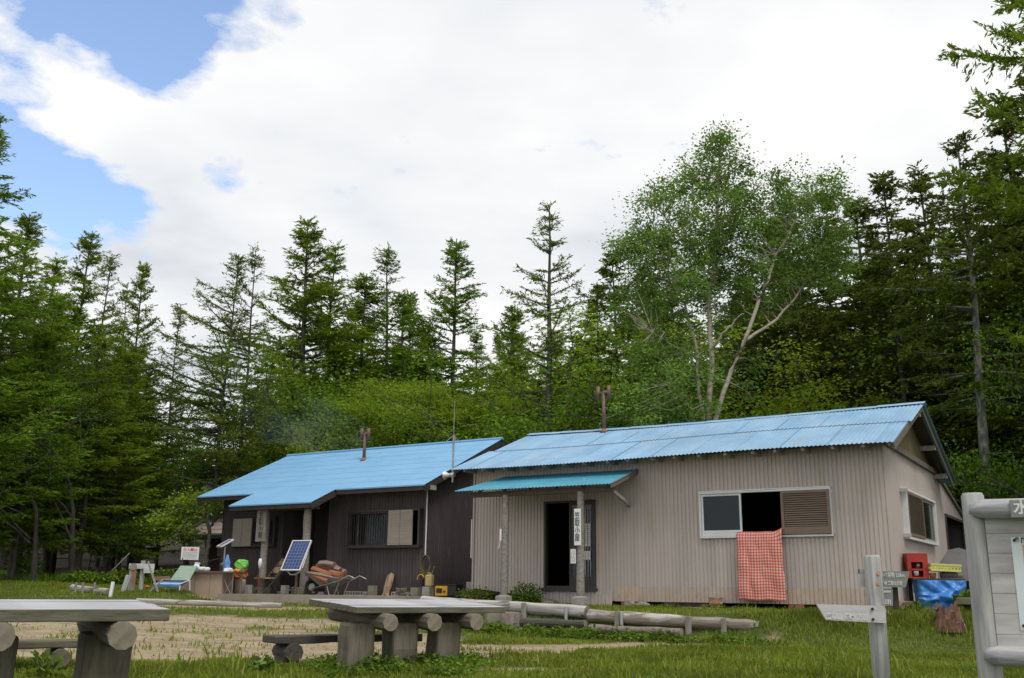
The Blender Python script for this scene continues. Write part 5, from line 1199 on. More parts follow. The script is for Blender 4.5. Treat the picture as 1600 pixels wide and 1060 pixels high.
# tarp
nx, nz = 60, 44; V = []; F = []
def crease(x, z, a, o, w):  # sharp fold line
    d = x*math.cos(a)+z*math.sin(a)-o; return max(0, 1-abs(d)/w)
for j in range(nz+1):
    for i in range(nx+1):
        s = i/nx*2-1; h = j/nz; x = s*hw*1.03; z = zt-.035-(zt-.035-g0)*h*1.0
        y = -.055-.03*h
        edge = max(0, abs(s)-.82)/.18; y += edge**2*.22
        x *= 1-.05*h
        if s > .75: x += .07*(1-h)*(s-.75)/.25; 
        y -= .05*crease(x, z-zt, .9, -.18, .10)+.045*crease(x, z-zt, -.75, .28, .09)+.04*crease(x, z-zt, .75, .02, .06)+.05*crease(x, z-zt, 1.5, -.30, .05)+.035*crease(x, z-zt, -1.2, .27, .06)+.03*crease(x, z-zt, -.4, -.05, .07)
        y -= .05*max(0, 1-abs(h-.58)/.09)+.012*math.sin(x*31+z*17)*math.sin(z*23)
        V.append((x, y, z))
for j in range(nz):
    for i in range(nx): a = j*(nx+1)+i; F.append((a, a+1, a+nx+2, a+nx+1))
o = link('tarpaulin', npmesh('tarp', np.array(V), np.array(F), ['tarp'], smooth=True)); o.matrix_basis = TM; o.modifiers.new('s', 'SOLIDIFY').thickness = .006
tag(o, 'crumpled blue tarpaulin hanging round the table at the right hut corner', 'tarp')
b = MB(); b.tube([(-hw*1.0, -.10, zt-.33), (0, -.125, zt-.35), (hw*.9, -.10, zt-.31)], .007, 5); o = b.build('rope', 'rope', None, M4=TM); tag(o, 'thin cord tied round the blue tarpaulin', 'rope')
def crate(label, M4, w, d, h, mat, slots, th=.012, cat='crate'):
    t = thing('plastic_crate', label, cat, M4=M4); b = MB(); b.bb(-w/2, w/2, -d/2, d/2, 0, th)
    for y, s in ((-d/2, 1), (d/2-th, 1)):
        b.bb(-w/2, w/2, y, y+th, th, h*.28); b.bb(-w/2, w/2, y, y+th, h*.55, h)
        for k in range(slots+1): x = -w/2+w*k/slots; b.bb(max(-w/2, x-.012), min(w/2, x+.012), y+.001, y+th-.001, h*.28, h*.55)
    for x in (-w/2, w/2-th):
        b.bb(x, x+th, -d/2+th, d/2-th, th, h*.28); b.bb(x, x+th, -d/2+th, d/2-th, h*.55, h)
        for k in range(1, 4): y = -d/2+d*k/4; b.bb(x+.001, x+th-.001, y-.012, y+.012, h*.28, h*.55)
    b.build('shell', mat, t)
    b = MB(); b.bb(-w/2-.008, w/2+.008, -d/2-.008, -d/2-.0005, h-.03, h-.001); b.build('rim', mat, t); return t
# red bottle crate on end
rc = TM @ Vector((-hw*.82, .2, zt)); RM = Matrix.Translation(rc) @ Matrix.Rotation(R_(-8), 4, 'Z')
t = thing('bottle_crate', 'red plastic bottle crate standing on end on the table by the gable wall', 'crate', M4=RM)
b = MB(); w_, d_, h_ = .34, .3, .42; b.bb(-w_/2, -w_/2+.02, -d_/2, d_/2, 0, h_); b.bb(w_/2-.02, w_/2, -d_/2, d_/2, 0, h_); b.bb(-w_/2+.02, w_/2-.02, -d_/2, d_/2, h_-.02, h_); b.bb(-w_/2+.02, w_/2-.02, -d_/2, d_/2, 0, .02); b.bb(-w_/2+.02, w_/2-.02, d_/2-.02, d_/2, .02, h_-.02)
b.build('shell', 'red_plastic', t, bevel=.004)
b = MB(); b.bb(-w_/2+.02, w_/2-.02, -d_/2+.002, -d_/2+.02, .27, h_-.02); b.bb(-w_/2+.02, w_/2-.02, -d_/2+.002, -d_/2+.02, .13, .16); b.bb(-w_/2+.02, -w_/2+.06, -d_/2+.002, -d_/2+.02, .02, .27); b.bb(w_/2-.09, w_/2-.02, -d_/2+.002, -d_/2+.02, .02, .27); b.build('front_grid', 'red_plastic', t)
for x, z, r in ((-.02, .045, .0), (.02, .175, 0)):
    q = RM @ Vector((x, -.07, z+.02)); b = MB(); b.tube([(0, 0, -.02), (0, 0, .055)], .04, 12); tag(b.build('jar', 'white_cloth' if x < 0 else 'steel', None, loc=q, smooth=True), 'pale jar in the lower hole of the red crate' if x < 0 else 'metal can in the upper hole of the red crate', 'jar')
crate('yellow plastic crate resting on the clutter on the tarp table', TM @ Matrix.Translation((.10, .15, zt+.115)) @ Matrix.Rotation(R_(6), 4, 'Z') @ Matrix.Rotation(R_(2), 4, 'Y'), .50, .34, .125, 'yellow_plastic', 9)
b = MB(); b.tube([(0, 0, 0), (0, 0, .09)], [.045, .06], 14); tag(b.build('flower_pot', 'terracotta', None, loc=TM @ Vector((-.08, .1, zt)), smooth=True), 'terracotta pot under the yellow crate', 'pot')
b = MB(); b.tube([(-.14, 0, .05), (.0, 0, .07), (.22, 0, .04)], [.05, .065, .03], 12, jit=.08); tag(b.build('rolled_sheet', 'grey_sheet', None, M4=TM @ Matrix.Translation((.2, .15, zt)), smooth=True), 'grey rolled sheet under the right end of the yellow crate', 'sheet')
# grey leaning sheet behind
q = P(1493, 880, 18.6); b = MB(); b.face([(-.32, 0, -.30), (.35, 0, -.32), (.40, .12, .18), (.12, .15, .28), (-.08, .12, .24), (-.30, .05, -.05)]); o = b.build('metal_sheet', 'grey_sheet', None, loc=q, rz=-.2); o.modifiers.new('s', 'SOLIDIFY').thickness = .012; tag(o, 'grey metal sheet leaning behind the tarp table', 'sheet')
# red broken stump
s = G(1483, 981); b = MB(); n = 26; rr = random.Random(8); topz = [.24+.05*math.sin(j*.9)+.03*math.sin(j*2.3)+rr.uniform(-.03, .04) for j in range(n)]
for lvl in range(4):
    for j in range(n):
        a = 2*math.pi*j/n; r = (.19, .165, .15, .14)[lvl]*(1+rr.uniform(-.16, .16)); z = (-.06, .1, .2, topz[j])[lvl]; b.v.append((r*math.cos(a), r*math.sin(a), z))
for l in range(3):
    for j in range(n): a = l*n+j; c_ = l*n+(j+1) % n; b.f.append((a, c_, c_+n, a+n)); b.m.append(0)
b.v.append((0, 0, .16)); 
for j in range(n): b.f.append((3*n+j, 3*n+(j+1) % n, 4*n)); b.m.append(0)
tag(b.build('tree_stump', 'stump_red', None, loc=s), 'broken reddish stump in the grass before the blue tarp', 'stump')
s = P(1522, 965, 15.5); b = MB(); b.box((0, 0, 0), (.5, .4, .1)); tag(b.build('board', 'moss_concrete', None, loc=(s.x+.1, s.y, gzf(s.x, s.y)+.22), rz=.1, bevel=.01), 'mossy board on the ground behind the left notice board post', 'board')
s = P(1402, 940, 17.2); b = MB(); b.tube([(0, 0, 0), (.08, 0, 0), (.16, 0, 0)], .03, 8); tag(b.build('pipe_piece', 'alu', None, loc=(s.x, s.y, gzf(s.x, s.y)+.07)), 'short metal pipe under the right corner of the pale hut', 'pipe')

def pebbles():
    n = 2600; r = np.random.default_rng(21); x = r.uniform(-8, 3, n); y = r.uniform(9.6, 16.5, n); k = dirtmask(x, y) > .35; x = x[k]; y = y[k]; m = len(x)
    s = r.uniform(.004, .016, m)*np.where(r.random(m) < .06, 2.0, 1); z = gz(x, y)+(vnoise(x, y, 1.3, 5)-.5)*.05+(vnoise(x, y, .35, 6)-.5)*.08*ss(8, 12, y)-.018
    o = np.array([[1, 0, 0], [0, 1, 0], [-1, 0, 0], [0, -1, 0], [0, 0, .8], [0, 0, -.5]]); sc_ = s[:, None]*r.uniform(.7, 1.3, (m, 3)); a = r.uniform(0, 6.28, m)
    P3 = o[None]*sc_[:, None, :]; X = P3[..., 0]*np.cos(a)[:, None]-P3[..., 1]*np.sin(a)[:, None]; Y_ = P3[..., 0]*np.sin(a)[:, None]+P3[..., 1]*np.cos(a)[:, None]
    V = np.stack([X+x[:, None], Y_+y[:, None], P3[..., 2]+z[:, None]], -1).reshape(-1, 3); f = np.array([[0, 1, 4], [1, 2, 4], [2, 3, 4], [3, 0, 4], [1, 0, 5], [2, 1, 5], [3, 2, 5], [0, 3, 5]])
    F = (np.arange(m)[:, None, None]*6+f[None]).reshape(-1, 3); tag(link('gravel', npmesh('gravel', V, F, ['stone'])), 'small stones and clods scattered on the bare soil', 'gravel', kind='stuff')
pebbles()

# ================================================================== trees
def tubes_np(paths, n=5):
    """many tapered tubes in one mesh; paths = [(points (k,3), radii (k,)), ...]"""
    Vs = []; Fs = []; base = 0
    ang = np.linspace(0, 2*np.pi, n, endpoint=False)
    for pts, rad in paths:
        pts = np.asarray(pts, float); k = len(pts); d = np.gradient(pts, axis=0); d /= np.maximum(np.linalg.norm(d, axis=1, keepdims=True), 1e-6)
        ref = np.where(np.abs(d[:, 2:3]) < .9, np.array([[0, 0, 1.]]), np.array([[1., 0, 0]]))
        u = np.cross(d, ref); u /= np.maximum(np.linalg.norm(u, axis=1, keepdims=True), 1e-6); w = np.cross(d, u)
        r = np.asarray(rad, float)[:, None, None]
        ring = pts[:, None, :]+r*(u[:, None, :]*np.cos(ang)[None, :, None]+w[:, None, :]*np.sin(ang)[None, :, None])
        Vs.append(ring.reshape(-1, 3)); i = base+np.arange(k*n).reshape(k, n)
        a = i[:-1]; b = np.roll(i[:-1], -1, 1); c = np.roll(i[1:], -1, 1); e = i[1:]
        Fs.append(np.stack([a, b, c, e], -1).reshape(-1, 4)); base += k*n
    return np.concatenate(Vs), np.concatenate(Fs)
def conifer(seed, Ht=14, R=2.6, z0=.18, nb=120, style='larch', dens=1.0, tr=.15, lean=(0, 0), droop=.0, leafs='larch', bark='bark', gap=.0, asym=0, dead=8, power=.75, tuft=.135, clump=0):
    r = np.random.default_rng(seed); paths = []; C_ = []; D_ = []; S_ = []
    k = 12; t = np.linspace(0, 1, k); wob = np.cumsum(r.normal(0, .035, (k, 2)), 0)*Ht/14
    tp = np.stack([lean[0]*t+wob[:, 0]*np.sin(t*3.1), lean[1]*t+wob[:, 1]*np.sin(t*3.1), t*Ht-.3], 1)
    paths.append((tp, tr*(1-t*.93)+.006))
    def trunk(z):
        return np.array([np.interp(z, tp[:, 2], tp[:, 0]), np.interp(z, tp[:, 2], tp[:, 1]), z])
    def add_branch(z, az, L, el0, curl, rad, leafy=True):
        m = 7; s = np.linspace(0, 1, m); o = trunk(z)
        el = el0+curl*s; dr = np.stack([np.cos(az)*np.cos(el), np.sin(az)*np.cos(el), np.sin(el)], 1)
        az2 = az+np.cumsum(r.normal(0, .06, m)); dr[:, 0] = np.cos(az2)*np.cos(el); dr[:, 1] = np.sin(az2)*np.cos(el)
        p = o+np.concatenate([[np.zeros(3)], np.cumsum(dr[1:]*L/(m-1), 0)]); paths.append((p, rad*(1-s*.85)))
        if not leafy: 
            return
        nsub = int(max(3, L/.125)); s0 = .12 if style != 'fir' else .05
        ss_ = r.uniform(s0, 1, nsub)**.85
        for q in ss_:
            for sg in (-1, 1):
                if r.random() < .12+gap*.5: continue
                b0 = np.array([np.interp(q, s, p[:, i]) for i in range(3)]); dd = np.array([np.interp(q, s, dr[:, i]) for i in range(3)])
                side = np.array([-dd[1], dd[0], 0.0]); side /= max(np.linalg.norm(side), 1e-6)
                sl_ = (.22+.33*L*(1-q)*q*1.5+.10)*r.uniform(.6, 1.15); sd_ = dd*.65+side*sg*r.uniform(.5, 1.0)+np.array([0, 0, r.uniform(-.5, .2)-droop])
                sd_ /= np.linalg.norm(sd_)
                nt_ = int(max(2, sl_/(.036/dens))); w = r.random(nt_)
                c = b0+sd_*(w*sl_)[:, None]+r.normal(0, .02, (nt_, 3)); c[:, 2] -= droop*.25*w*sl_
                C_.append(c); D_.append(np.tile(sd_, (nt_, 1))+r.normal(0, .38, (nt_, 3))); S_.append(np.full(nt_, 1.0))
        nt_ = int(L/.03*dens); w = r.random(nt_)**.8; c = np.stack([np.interp(w, s, p[:, i]) for i in range(3)], 1)+r.normal(0, .035, (nt_, 3)); C_.append(c); D_.append(r.normal(0, 1, (nt_, 3))); S_.append(np.full(nt_, .85))
    nlay = max(10, nb//5); zs = []
    for j in range(nlay):
        q = (j+r.uniform(-.3, .3))/nlay; zs += [min(.985, max(0, q))]*r.integers(3, 7)
    for q in zs:
        z = Ht*(z0+(1-z0)*q)-.3; h = 1-q
        L = R*(min(1, 1.55*h**.95) if power < 1 and style == 'larch' else min(1, 1.5*h**.8))*r.uniform(.45, 1.18)*.85+.06; L *= (1 if q > .12 else .75)
        az = r.uniform(0, 2*np.pi)
        if asym: L *= 1+asym*math.cos(az-math.pi)
        if r.random() < gap*.35: continue
        if style == 'larch': el0 = .50*q**2+r.uniform(-.2, .26)-.08*h; curl = .18+r.uniform(-.15, .25)
        else: el0 = .5*q**2-.12*h+r.uniform(-.1, .12); curl = r.uniform(-.15, .1)
        add_branch(z+r.uniform(-.1, .1), az, L, el0, curl, .012+.012*L)
    for _ in range(14):
        q = r.uniform(.9, 1.0); add_branch(Ht*(z0+(1-z0)*q)-.32, r.uniform(0, 6.28), .1+R*.75*(1-q)*r.uniform(.5, 1.2)+.1, r.uniform(.2, .9), .2, .008)
    for _ in range(dead):
        z = Ht*r.uniform(.08, z0+.12)-.3; add_branch(z, r.uniform(0, 6.28), R*r.uniform(.25, .8), r.uniform(-.2, .2), r.uniform(-.4, .2), .016, False)
    V, F = tubes_np(paths); trunk_me = npmesh('trunk', V, F, [bark], smooth=True)
    c = np.concatenate(C_); d = np.concatenate(D_); s = np.concatenate(S_)
    n = len(c); l = tuft*s*r.uniform(.7, 1.3, n); w = l*(.26 if style == 'larch' else .34)
    V, F = leaves(c, d, l, w, .5); return trunk_me, npmesh('crown', V, F, [leafs])
def broadleaf(seed, Ht=6, R=2.4, nclump=220, per=55, leaf=.10, leafs='broad', bark='bark', stems=1, z0=.3, tr=.1, spread=.32, flat=.55, top=1.0):
    """branching skeleton, then leaf sprays round every twig end"""
    r = np.random.default_rng(seed); paths = []; tips = []
    def grow(p, d, L, rad, lev):
        m = 5; pts = [p]; q = p.copy(); dd = d.copy()
        for _ in range(m-1):
            dd = dd+r.normal(0, .13, 3)+np.array([0, 0, .04]); dd /= np.linalg.norm(dd); q = q+dd*L/(m-1); pts.append(q.copy())
        paths.append((np.array(pts), np.linspace(rad, rad*.55, m)))
        if lev == 0: tips.append((q, dd)); tips.append(((pts[2]+pts[3])/2, dd)); return
        if lev == 1: tips.append((pts[2], dd)); tips.append((pts[4], dd))
        nchild = r.integers(3, 5) if lev > 1 else r.integers(3, 6)
        for _ in range(nchild):
            a = r.normal(0, 1, 3); a -= dd*a.dot(dd); a /= np.linalg.norm(a); nd = dd*r.uniform(.5, 1.1)+a*r.uniform(.5, 1.0); nd[2] = nd[2]*.8+.12; nd /= np.linalg.norm(nd)
            f = r.uniform(.35, 1); o = pts[0]+(pts[-1]-pts[0])*f if f < .9 else pts[-1]
            grow(o, nd, L*r.uniform(.55, .85), rad*.5, lev-1)
    for k in range(stems):
        a = r.uniform(0, 6.28); d = np.array([math.cos(a)*.35*(stems > 1), math.sin(a)*.35*(stems > 1), 1.0]); d /= np.linalg.norm(d)
        grow(np.array([r.normal(0, .08), r.normal(0, .08), -.3]), d, Ht*.42, tr, 3)
    T = np.array([t[0] for t in tips]); lo = T.min(0); hi = T.max(0)
    # fit the skeleton to the wanted height and spread
    sx = 2*R/max(hi[0]-lo[0], hi[1]-lo[1]); sz = (Ht*top+.3)/(hi[2]+.3)
    f = lambda P_: np.stack([P_[:, 0]*sx, P_[:, 1]*sx, (P_[:, 2]+.3)*sz-.3], 1)
    paths = [(f(p), rr) for p, rr in paths]; T = f(T)
    if len(T) > nclump: T = T[r.choice(len(T), nclump, replace=False)]
    C_ = []; D_ = []
    for t in T:
        n = int(per*r.uniform(.5, 1.4)); g = r.normal(0, 1, (n, 3))*np.array([spread, spread, spread*flat])*r.uniform(.7, 1.3); C_.append(t+g); D_.append(g+r.normal(0, .3, (n, 3)))
    c = np.concatenate(C_); d = np.concatenate(D_); d[:, 2] *= .5; d[:, 2] -= .15; keep = c[:, 2] > Ht*z0*.5; c = c[keep]; d = d[keep]
    V, F = tubes_np(paths); tm = npmesh('trunk', V, F, [bark], smooth=True); n = len(c); l = leaf*r.uniform(.65, 1.35, n)
    V, F = leaves(c, d, l, l*.62, .8); return tm, npmesh('crown', V, F, [leafs])

LIB = {}
def lib():
    for i in range(4): LIB['larch%d' % i] = (14, conifer(20+i, R=3.0, z0=.16, nb=190, dens=1.1, power=.6))
    LIB['larch_big'] = (14, conifer(31, R=3.4, z0=.12, nb=210, dens=1.2, power=.6, tr=.17))
    for i in range(3): LIB['larch_thin%d' % i] = (14, conifer(40+i, R=2.3, z0=.24, nb=150, dens=.8, leafs='larch_thin', gap=.3, dead=14, tr=.11, power=.6))
    LIB['larch_wing'] = (14, conifer(47, R=3.2, z0=.30, nb=150, dens=.8, leafs='larch_thin', gap=.2, dead=14, tr=.11, power=.5, asym=.5))
    LIB['larch_hero'] = (14, conifer(52, R=3.1, z0=.20, nb=120, dens=.8, leafs='larch_thin', gap=.25, dead=20, tr=.21, power=.45, bark='bark'))
    for i in range(3): LIB['fir%d' % i] = (14, conifer(60+i, R=2.9, z0=.30, nb=130, style='fir', dens=1.0, leafs='fir', dead=18, tr=.17, power=.5, droop=.12, tuft=.15, gap=.15))
    LIB['fir_trunk'] = (14, conifer(66, R=2.9, z0=.42, nb=90, style='fir', dens=.8, leafs='fir', bark='bark_pale', dead=26, tr=.19, power=.45, droop=.1, tuft=.15, gap=.2, lean=(.25, 0)))
    LIB['fir_wide'] = (14, conifer(68, R=4.6, z0=.10, nb=120, style='fir', dens=1.0, leafs='fir', dead=6, tr=.17, power=.75, droop=.1, tuft=.15))
    for i in range(2): LIB['broad%d' % i] = (6, broadleaf(80+i, leafs='broad', nclump=330, per=70, z0=.6, leaf=.085))
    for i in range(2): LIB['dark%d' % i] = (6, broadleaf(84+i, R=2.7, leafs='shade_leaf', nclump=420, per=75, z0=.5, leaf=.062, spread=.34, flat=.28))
    for i in range(2): LIB['maple%d' % i] = (6, broadleaf(90+i, R=3.2, leafs='maple', nclump=380, per=75, stems=3, spread=.34, flat=.35, leaf=.075))
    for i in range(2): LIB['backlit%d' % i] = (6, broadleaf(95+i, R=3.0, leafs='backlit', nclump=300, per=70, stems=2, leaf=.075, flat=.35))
    LIB['young'] = (3, broadleaf(110, Ht=3, R=1.3, leafs='young', bark='young_bark', nclump=110, per=38, stems=1, tr=.07, spread=.17, flat=.5, leaf=.06, z0=.3))
lib()
NT = [0]
def tree(kind, x, y, H_, label, name, group=None, rz=None, wide=1.0, zb=None):
    h0, (tm, cm) = LIB[kind]; s = H_/h0; rz = random.uniform(0, 6.28) if rz is None else rz
    t = thing(name, label, 'tree', (x, y, gzf(x, y)-.1 if zb is None else zb), rz, group); t.scale = (s*wide, s*wide, s)
    link('trunk', tm, t); link('crown', cm, t); return t
def tree_px(kind, px, py, Y, label, name, group=None, **k):
    p = P(px, py, Y); return tree(kind, p.x, Y, p.z-gzf(p.x, Y)+.1, label, name, group, **k)
LA = 'larches along the left edge of the clearing'
tree_px('larch_big', -12, 168, 23, 'tall dense larch cut by the left edge of the photo', 'larch_tree', wide=1.25)
tree_px('larch0', 48, 325, 26, 'full larch just right of the tallest one at the left edge', 'larch_tree', wide=1.25)
tree_px('larch1', 92, 395, 28, 'larch third from the left edge, its top lower than both neighbours', 'larch_tree', wide=1.2)
tree_px('larch2', 146, 350, 30, 'slim pointed larch below the left opening of blue sky', 'larch_tree')
tree_px('larch_thin0', 176, 392, 33, 'thin larch close behind the slim pointed one at left', 'larch_tree')
tree_px('larch3', 226, 402, 31, 'larch with a slim crown standing alone against the cloud at left', 'larch_tree', wide=.8)
tree_px('larch_thin1', 200, 440, 38, 'thin far larch between the slim crowned larches at left', 'larch_tree')
tree_px('larch_thin2', 284, 468, 34, 'short sparse larch at the low point of the skyline at left', 'larch_tree')
tree_px('larch_wing', 374, 388, 31, 'sparse larch with a bare trunk and long branches reaching left', 'larch_tree', rz=0)
tree_px('larch_thin1', 400, 382, 31.5, 'thin larch whose bare trunk runs beside the sparse one', 'larch_tree')
tree_px('larch_big', 482, 332, 37, 'tall broad larch above the left end of the dark hut', 'larch_tree', wide=1.25)
tree_px('larch1', 526, 375, 38, 'slimmer larch right beside the tall broad one above the dark hut', 'larch_tree', wide=1.1)
tree_px('larch_thin0', 605, 382, 39, 'larch with a small tufted top behind the flue of the dark hut', 'larch_tree', wide=1.35)
tree_px('larch3', 630, 450, 37, 'low broad dark larch above the yellow green maple', 'larch_tree', wide=1.35)
tree_px('larch2', 574, 418, 38.5, 'larch with a rounded top between the broad and the tufted larch', 'larch_tree', wide=1.4)
tree_px('larch0', 714, 362, 36.5, 'regular cone shaped larch standing between the two huts', 'larch_tree', wide=1.15)
tree_px('larch_hero', 858, 312, 31, 'solitary larch with a thick trunk and long bare level branches', 'larch_tree')
tree_px('fir_wide', 955, 385, 33, 'wide dark fir between the solitary larch and the birch', 'fir_tree')
tree_px('fir0', 1290, 300, 33, 'dark fir with a straight trunk right behind the second birch', 'fir_tree', wide=.9)
tree_px('fir1', 1378, 258, 31, 'dark fir with a blunt top, left of the pair over the gable', 'fir_tree')
tree_px('fir2', 1432, 252, 32, 'dark fir with a blunt top, right of the pair over the gable', 'fir_tree')
tree_px('fir_trunk', 1480, 198, 26, 'tall fir with a pale mottled trunk beside the gable end', 'fir_tree', rz=0)
tree_px('fir0', 1560, 150, 31, 'dense fir filling the skyline behind the notice board', 'fir_tree')
tree_px('larch_big', 1650, -620, 20, 'near larch overhanging the upper right corner of the photo', 'larch_tree', rz=1.2, wide=.72)
tree_px('larch1', 1632, 120, 28, 'larch cut by the right edge below the overhanging branches', 'larch_tree', wide=1.25)
tree_px('fir1', 1200, 330, 36, 'fir with a dark trunk seen between the two birches', 'fir_tree')
tree_px('fir2', 1040, 360, 35, 'dark fir behind the left half of the tall birch', 'fir_tree')
tree_px('larch2', 800, 470, 40, 'bright distant larch left of the solitary larch trunk', 'larch_tree', wide=1.3)
def lobed(name, label, cat, base, Y, stems, lobes, leafs, bark, leaf, per, depth=1.0, spread=.3, flat=.6, seed=1, gr=.9, loose=False):
    """a tree whose stems and leaf masses are laid out one by one; points (photo column, row, depth offset)"""
    r = np.random.default_rng(seed); B = P(*base, Y); zb = gzf(B.x, Y)-.1; t = thing(name, label, cat, (B.x, Y, zb)); O = np.array([B.x, Y, zb])
    q = lambda px, py, dy: np.array(P(px, py, Y+dy))-O; paths = []; nodes = []
    for st, r0 in stems:
        pts = np.array([q(*a) for a in st]); pts[0, 2] = min(pts[0, 2], -.2) if st[0][3:] == () and st is stems[0][0] else pts[0, 2]
        u = np.linspace(0, len(pts)-1, len(pts)*4); sm = np.stack([np.interp(u, range(len(pts)), pts[:, i]) for i in range(3)], 1)
        sm[1:-1] += r.normal(0, .02, sm[1:-1].shape); paths.append((sm, np.linspace(r0, r0*.25, len(sm)))); nodes += list(sm[len(sm)//4:])
    nodes = np.array(nodes); C_ = []; D_ = []
    for (px, py, dy, rx, rz_, n) in lobes:
        c = q(px, py, dy); k = FPX/Y; R3 = np.array([rx/k, rx/k*depth, rz_/k])
        for i in range(n):
            d = r.normal(0, 1, 3); d /= max(1, np.linalg.norm(d)/1.9); cc = c+(d*R3*.62 if loose else d/np.linalg.norm(d)*R3*r.random()**.4)
            near = nodes[np.argmin(np.linalg.norm(nodes-cc-[0, 0, -.4], axis=1))]
            if i % 3 == 0:
                mid = (near+cc)/2+r.normal(0, .12, 3); paths.append((np.array([near, mid, cc]), np.array([.022, .013, .005])*gr))
            m = int(per*r.uniform(.3, 1.7)); f_ = r.uniform(.5, 1.5) if loose else 1; g = r.normal(0, 1, (m, 3))*[spread*f_*r.uniform(.6, 1.4), spread*f_*r.uniform(.6, 1.4), spread*flat*f_]; C_.append(cc+g); dd = g+r.normal(0, .25, (m, 3)); dd[:, 2] = dd[:, 2]*.5-.12; D_.append(dd)
    V, F = tubes_np(paths, 7); link('trunk', npmesh('trunk', V, F, [bark], smooth=True), t); c = np.concatenate(C_); d = np.concatenate(D_); l = leaf*r.uniform(.6, 1.35, len(c))
    V, F = leaves(c, d, l, l*.6, .8); link('crown', npmesh('crown', V, F, [leafs]), t); return t
lobed('birch_tree', 'tall spreading birch with pale stems and light green crown behind the pale hut', 'tree', (1105, 760), 26.5,
      [([(1105, 780, 0), (1108, 660, 0), (1112, 560, 0), (1108, 480, .1), (1118, 390, 0), (1122, 290, 0), (1126, 230, 0)], .10),
       ([(1112, 690, 0), (1122, 640, -.2), (1150, 560, -.4), (1190, 460, -.5), (1212, 400, -.4), (1240, 350, -.2), (1275, 305, 0)], .08),
       ([(1104, 700, 0), (1094, 620, .1), (1088, 540, .2), (1070, 480, .2), (1045, 400, .2), (1020, 350, .2)], .065),
       ([(1110, 545, -.1), (1130, 520, -.5), (1160, 490, -.7)], .045), ([(1160, 535, -.4), (1215, 500, -.3), (1260, 440, 0), (1290, 390, .1)], .05),
       ([(1090, 560, .1), (1060, 545, -.2), (1020, 520, -.3)], .04), ([(1100, 420, .1), (1040, 340, .2), (995, 300, .2)], .03), ([(1100, 760, 0), (1098, 700, -.2), (1080, 640, -.4), (1050, 600, -.5)], .05)],
      [(1118, 228, 0, 26, 26, 26), (1116, 275, 0, 55, 30, 56), (1060, 300, .1, 45, 28, 36), (1158, 310, 0, 38, 28, 34), (1015, 318, .1, 26, 14, 8), (1090, 350, 0, 85, 45, 120), (1010, 390, .2, 50, 35, 60), (985, 380, 0, 24, 20, 16),
       (1150, 390, .2, 75, 50, 96), (1060, 440, .1, 75, 45, 100), (1185, 460, .4, 60, 45, 56), (1000, 470, .3, 45, 40, 46), (1030, 530, .2, 55, 45, 64), (1130, 470, .8, 60, 50, 50), (1250, 300, 0, 60, 34, 70), (1290, 345, .1, 45, 45, 56), (1225, 370, -.1, 55, 40, 60),
       (1265, 420, .1, 55, 40, 56), (1310, 420, .2, 30, 40, 24), (1050, 600, -.3, 70, 45, 90), (1010, 640, -.4, 60, 35, 60), (1075, 650, -.2, 45, 22, 30), (1140, 590, .6, 50, 50, 30)],
      'birch_leaf', 'birch_bark', .085, 62, depth=1.0, spread=.19, seed=5, loose=True)
lobed('maple_tree', 'broad yellow green maple behind the dark hut roof', 'tree', (640, 800), 32.5,
      [([(640, 830, 0), (638, 760, 0), (640, 700, 0), (650, 640, 0)], .14), ([(640, 770, 0), (590, 700, -.3), (530, 660, -.3)], .08), ([(640, 760, 0), (690, 700, .2), (730, 660, .2)], .08)],
      [(640, 632, 0, 80, 26, 130), (560, 650, -.2, 60, 26, 90), (710, 650, .1, 55, 26, 90), (620, 670, -.8, 120, 26, 150), (500, 680, -.4, 50, 20, 60), (740, 680, -.2, 40, 16, 44), (600, 612, .3, 40, 14, 30), (660, 612, .3, 40, 14, 30), (560, 705, -.9, 100, 18, 90), (470, 700, -.4, 30, 14, 24)],
      'maple', 'bark', .085, 62, depth=1.3, spread=.26, flat=.35, seed=8, gr=.7)
lobed('young_tree', 'small bright young tree with a bent forked trunk beside the dark hut', 'tree', (322, 912), 27.2,
      [([(322, 925, 0), (318, 898, 0), (322, 872, 0), (329, 845, 0), (326, 822, 0), (318, 800, 0), (300, 785, 0)], .09), ([(327, 830, 0), (336, 810, 0), (345, 792, -.1)], .045), ([(322, 815, 0), (290, 822, -.3), (278, 835, -.4)], .03), ([(318, 802, 0), (280, 795, -.2), (250, 812, -.2)], .03)],
      [(300, 790, 0, 36, 16, 26), (262, 808, -.1, 26, 14, 18), (325, 778, .1, 28, 10, 14), (280, 828, -.2, 30, 12, 16), (248, 830, -.1, 16, 12, 8), (335, 800, 0, 18, 12, 8), (262, 842, -.2, 18, 8, 5)],
      'young', 'young_bark', .085, 42, spread=.17, flat=.6, seed=3)
tree_px('fir1', 1335, 300, 37, 'fir filling the gap between the birch and the blunt topped firs', 'fir_tree', wide=1.2)
tree_px('fir2', 1225, 320, 38, 'far fir showing between the two crowns of the birch', 'fir_tree', wide=1.2)
tree_px('fir0', 1622, 95, 29, 'large fir at the right edge under the overhanging larch', 'fir_tree', wide=1.35)
tree_px('larch3', 1545, 230, 34, 'larch between the pale trunked fir and the right edge', 'larch_tree', wide=1.3)
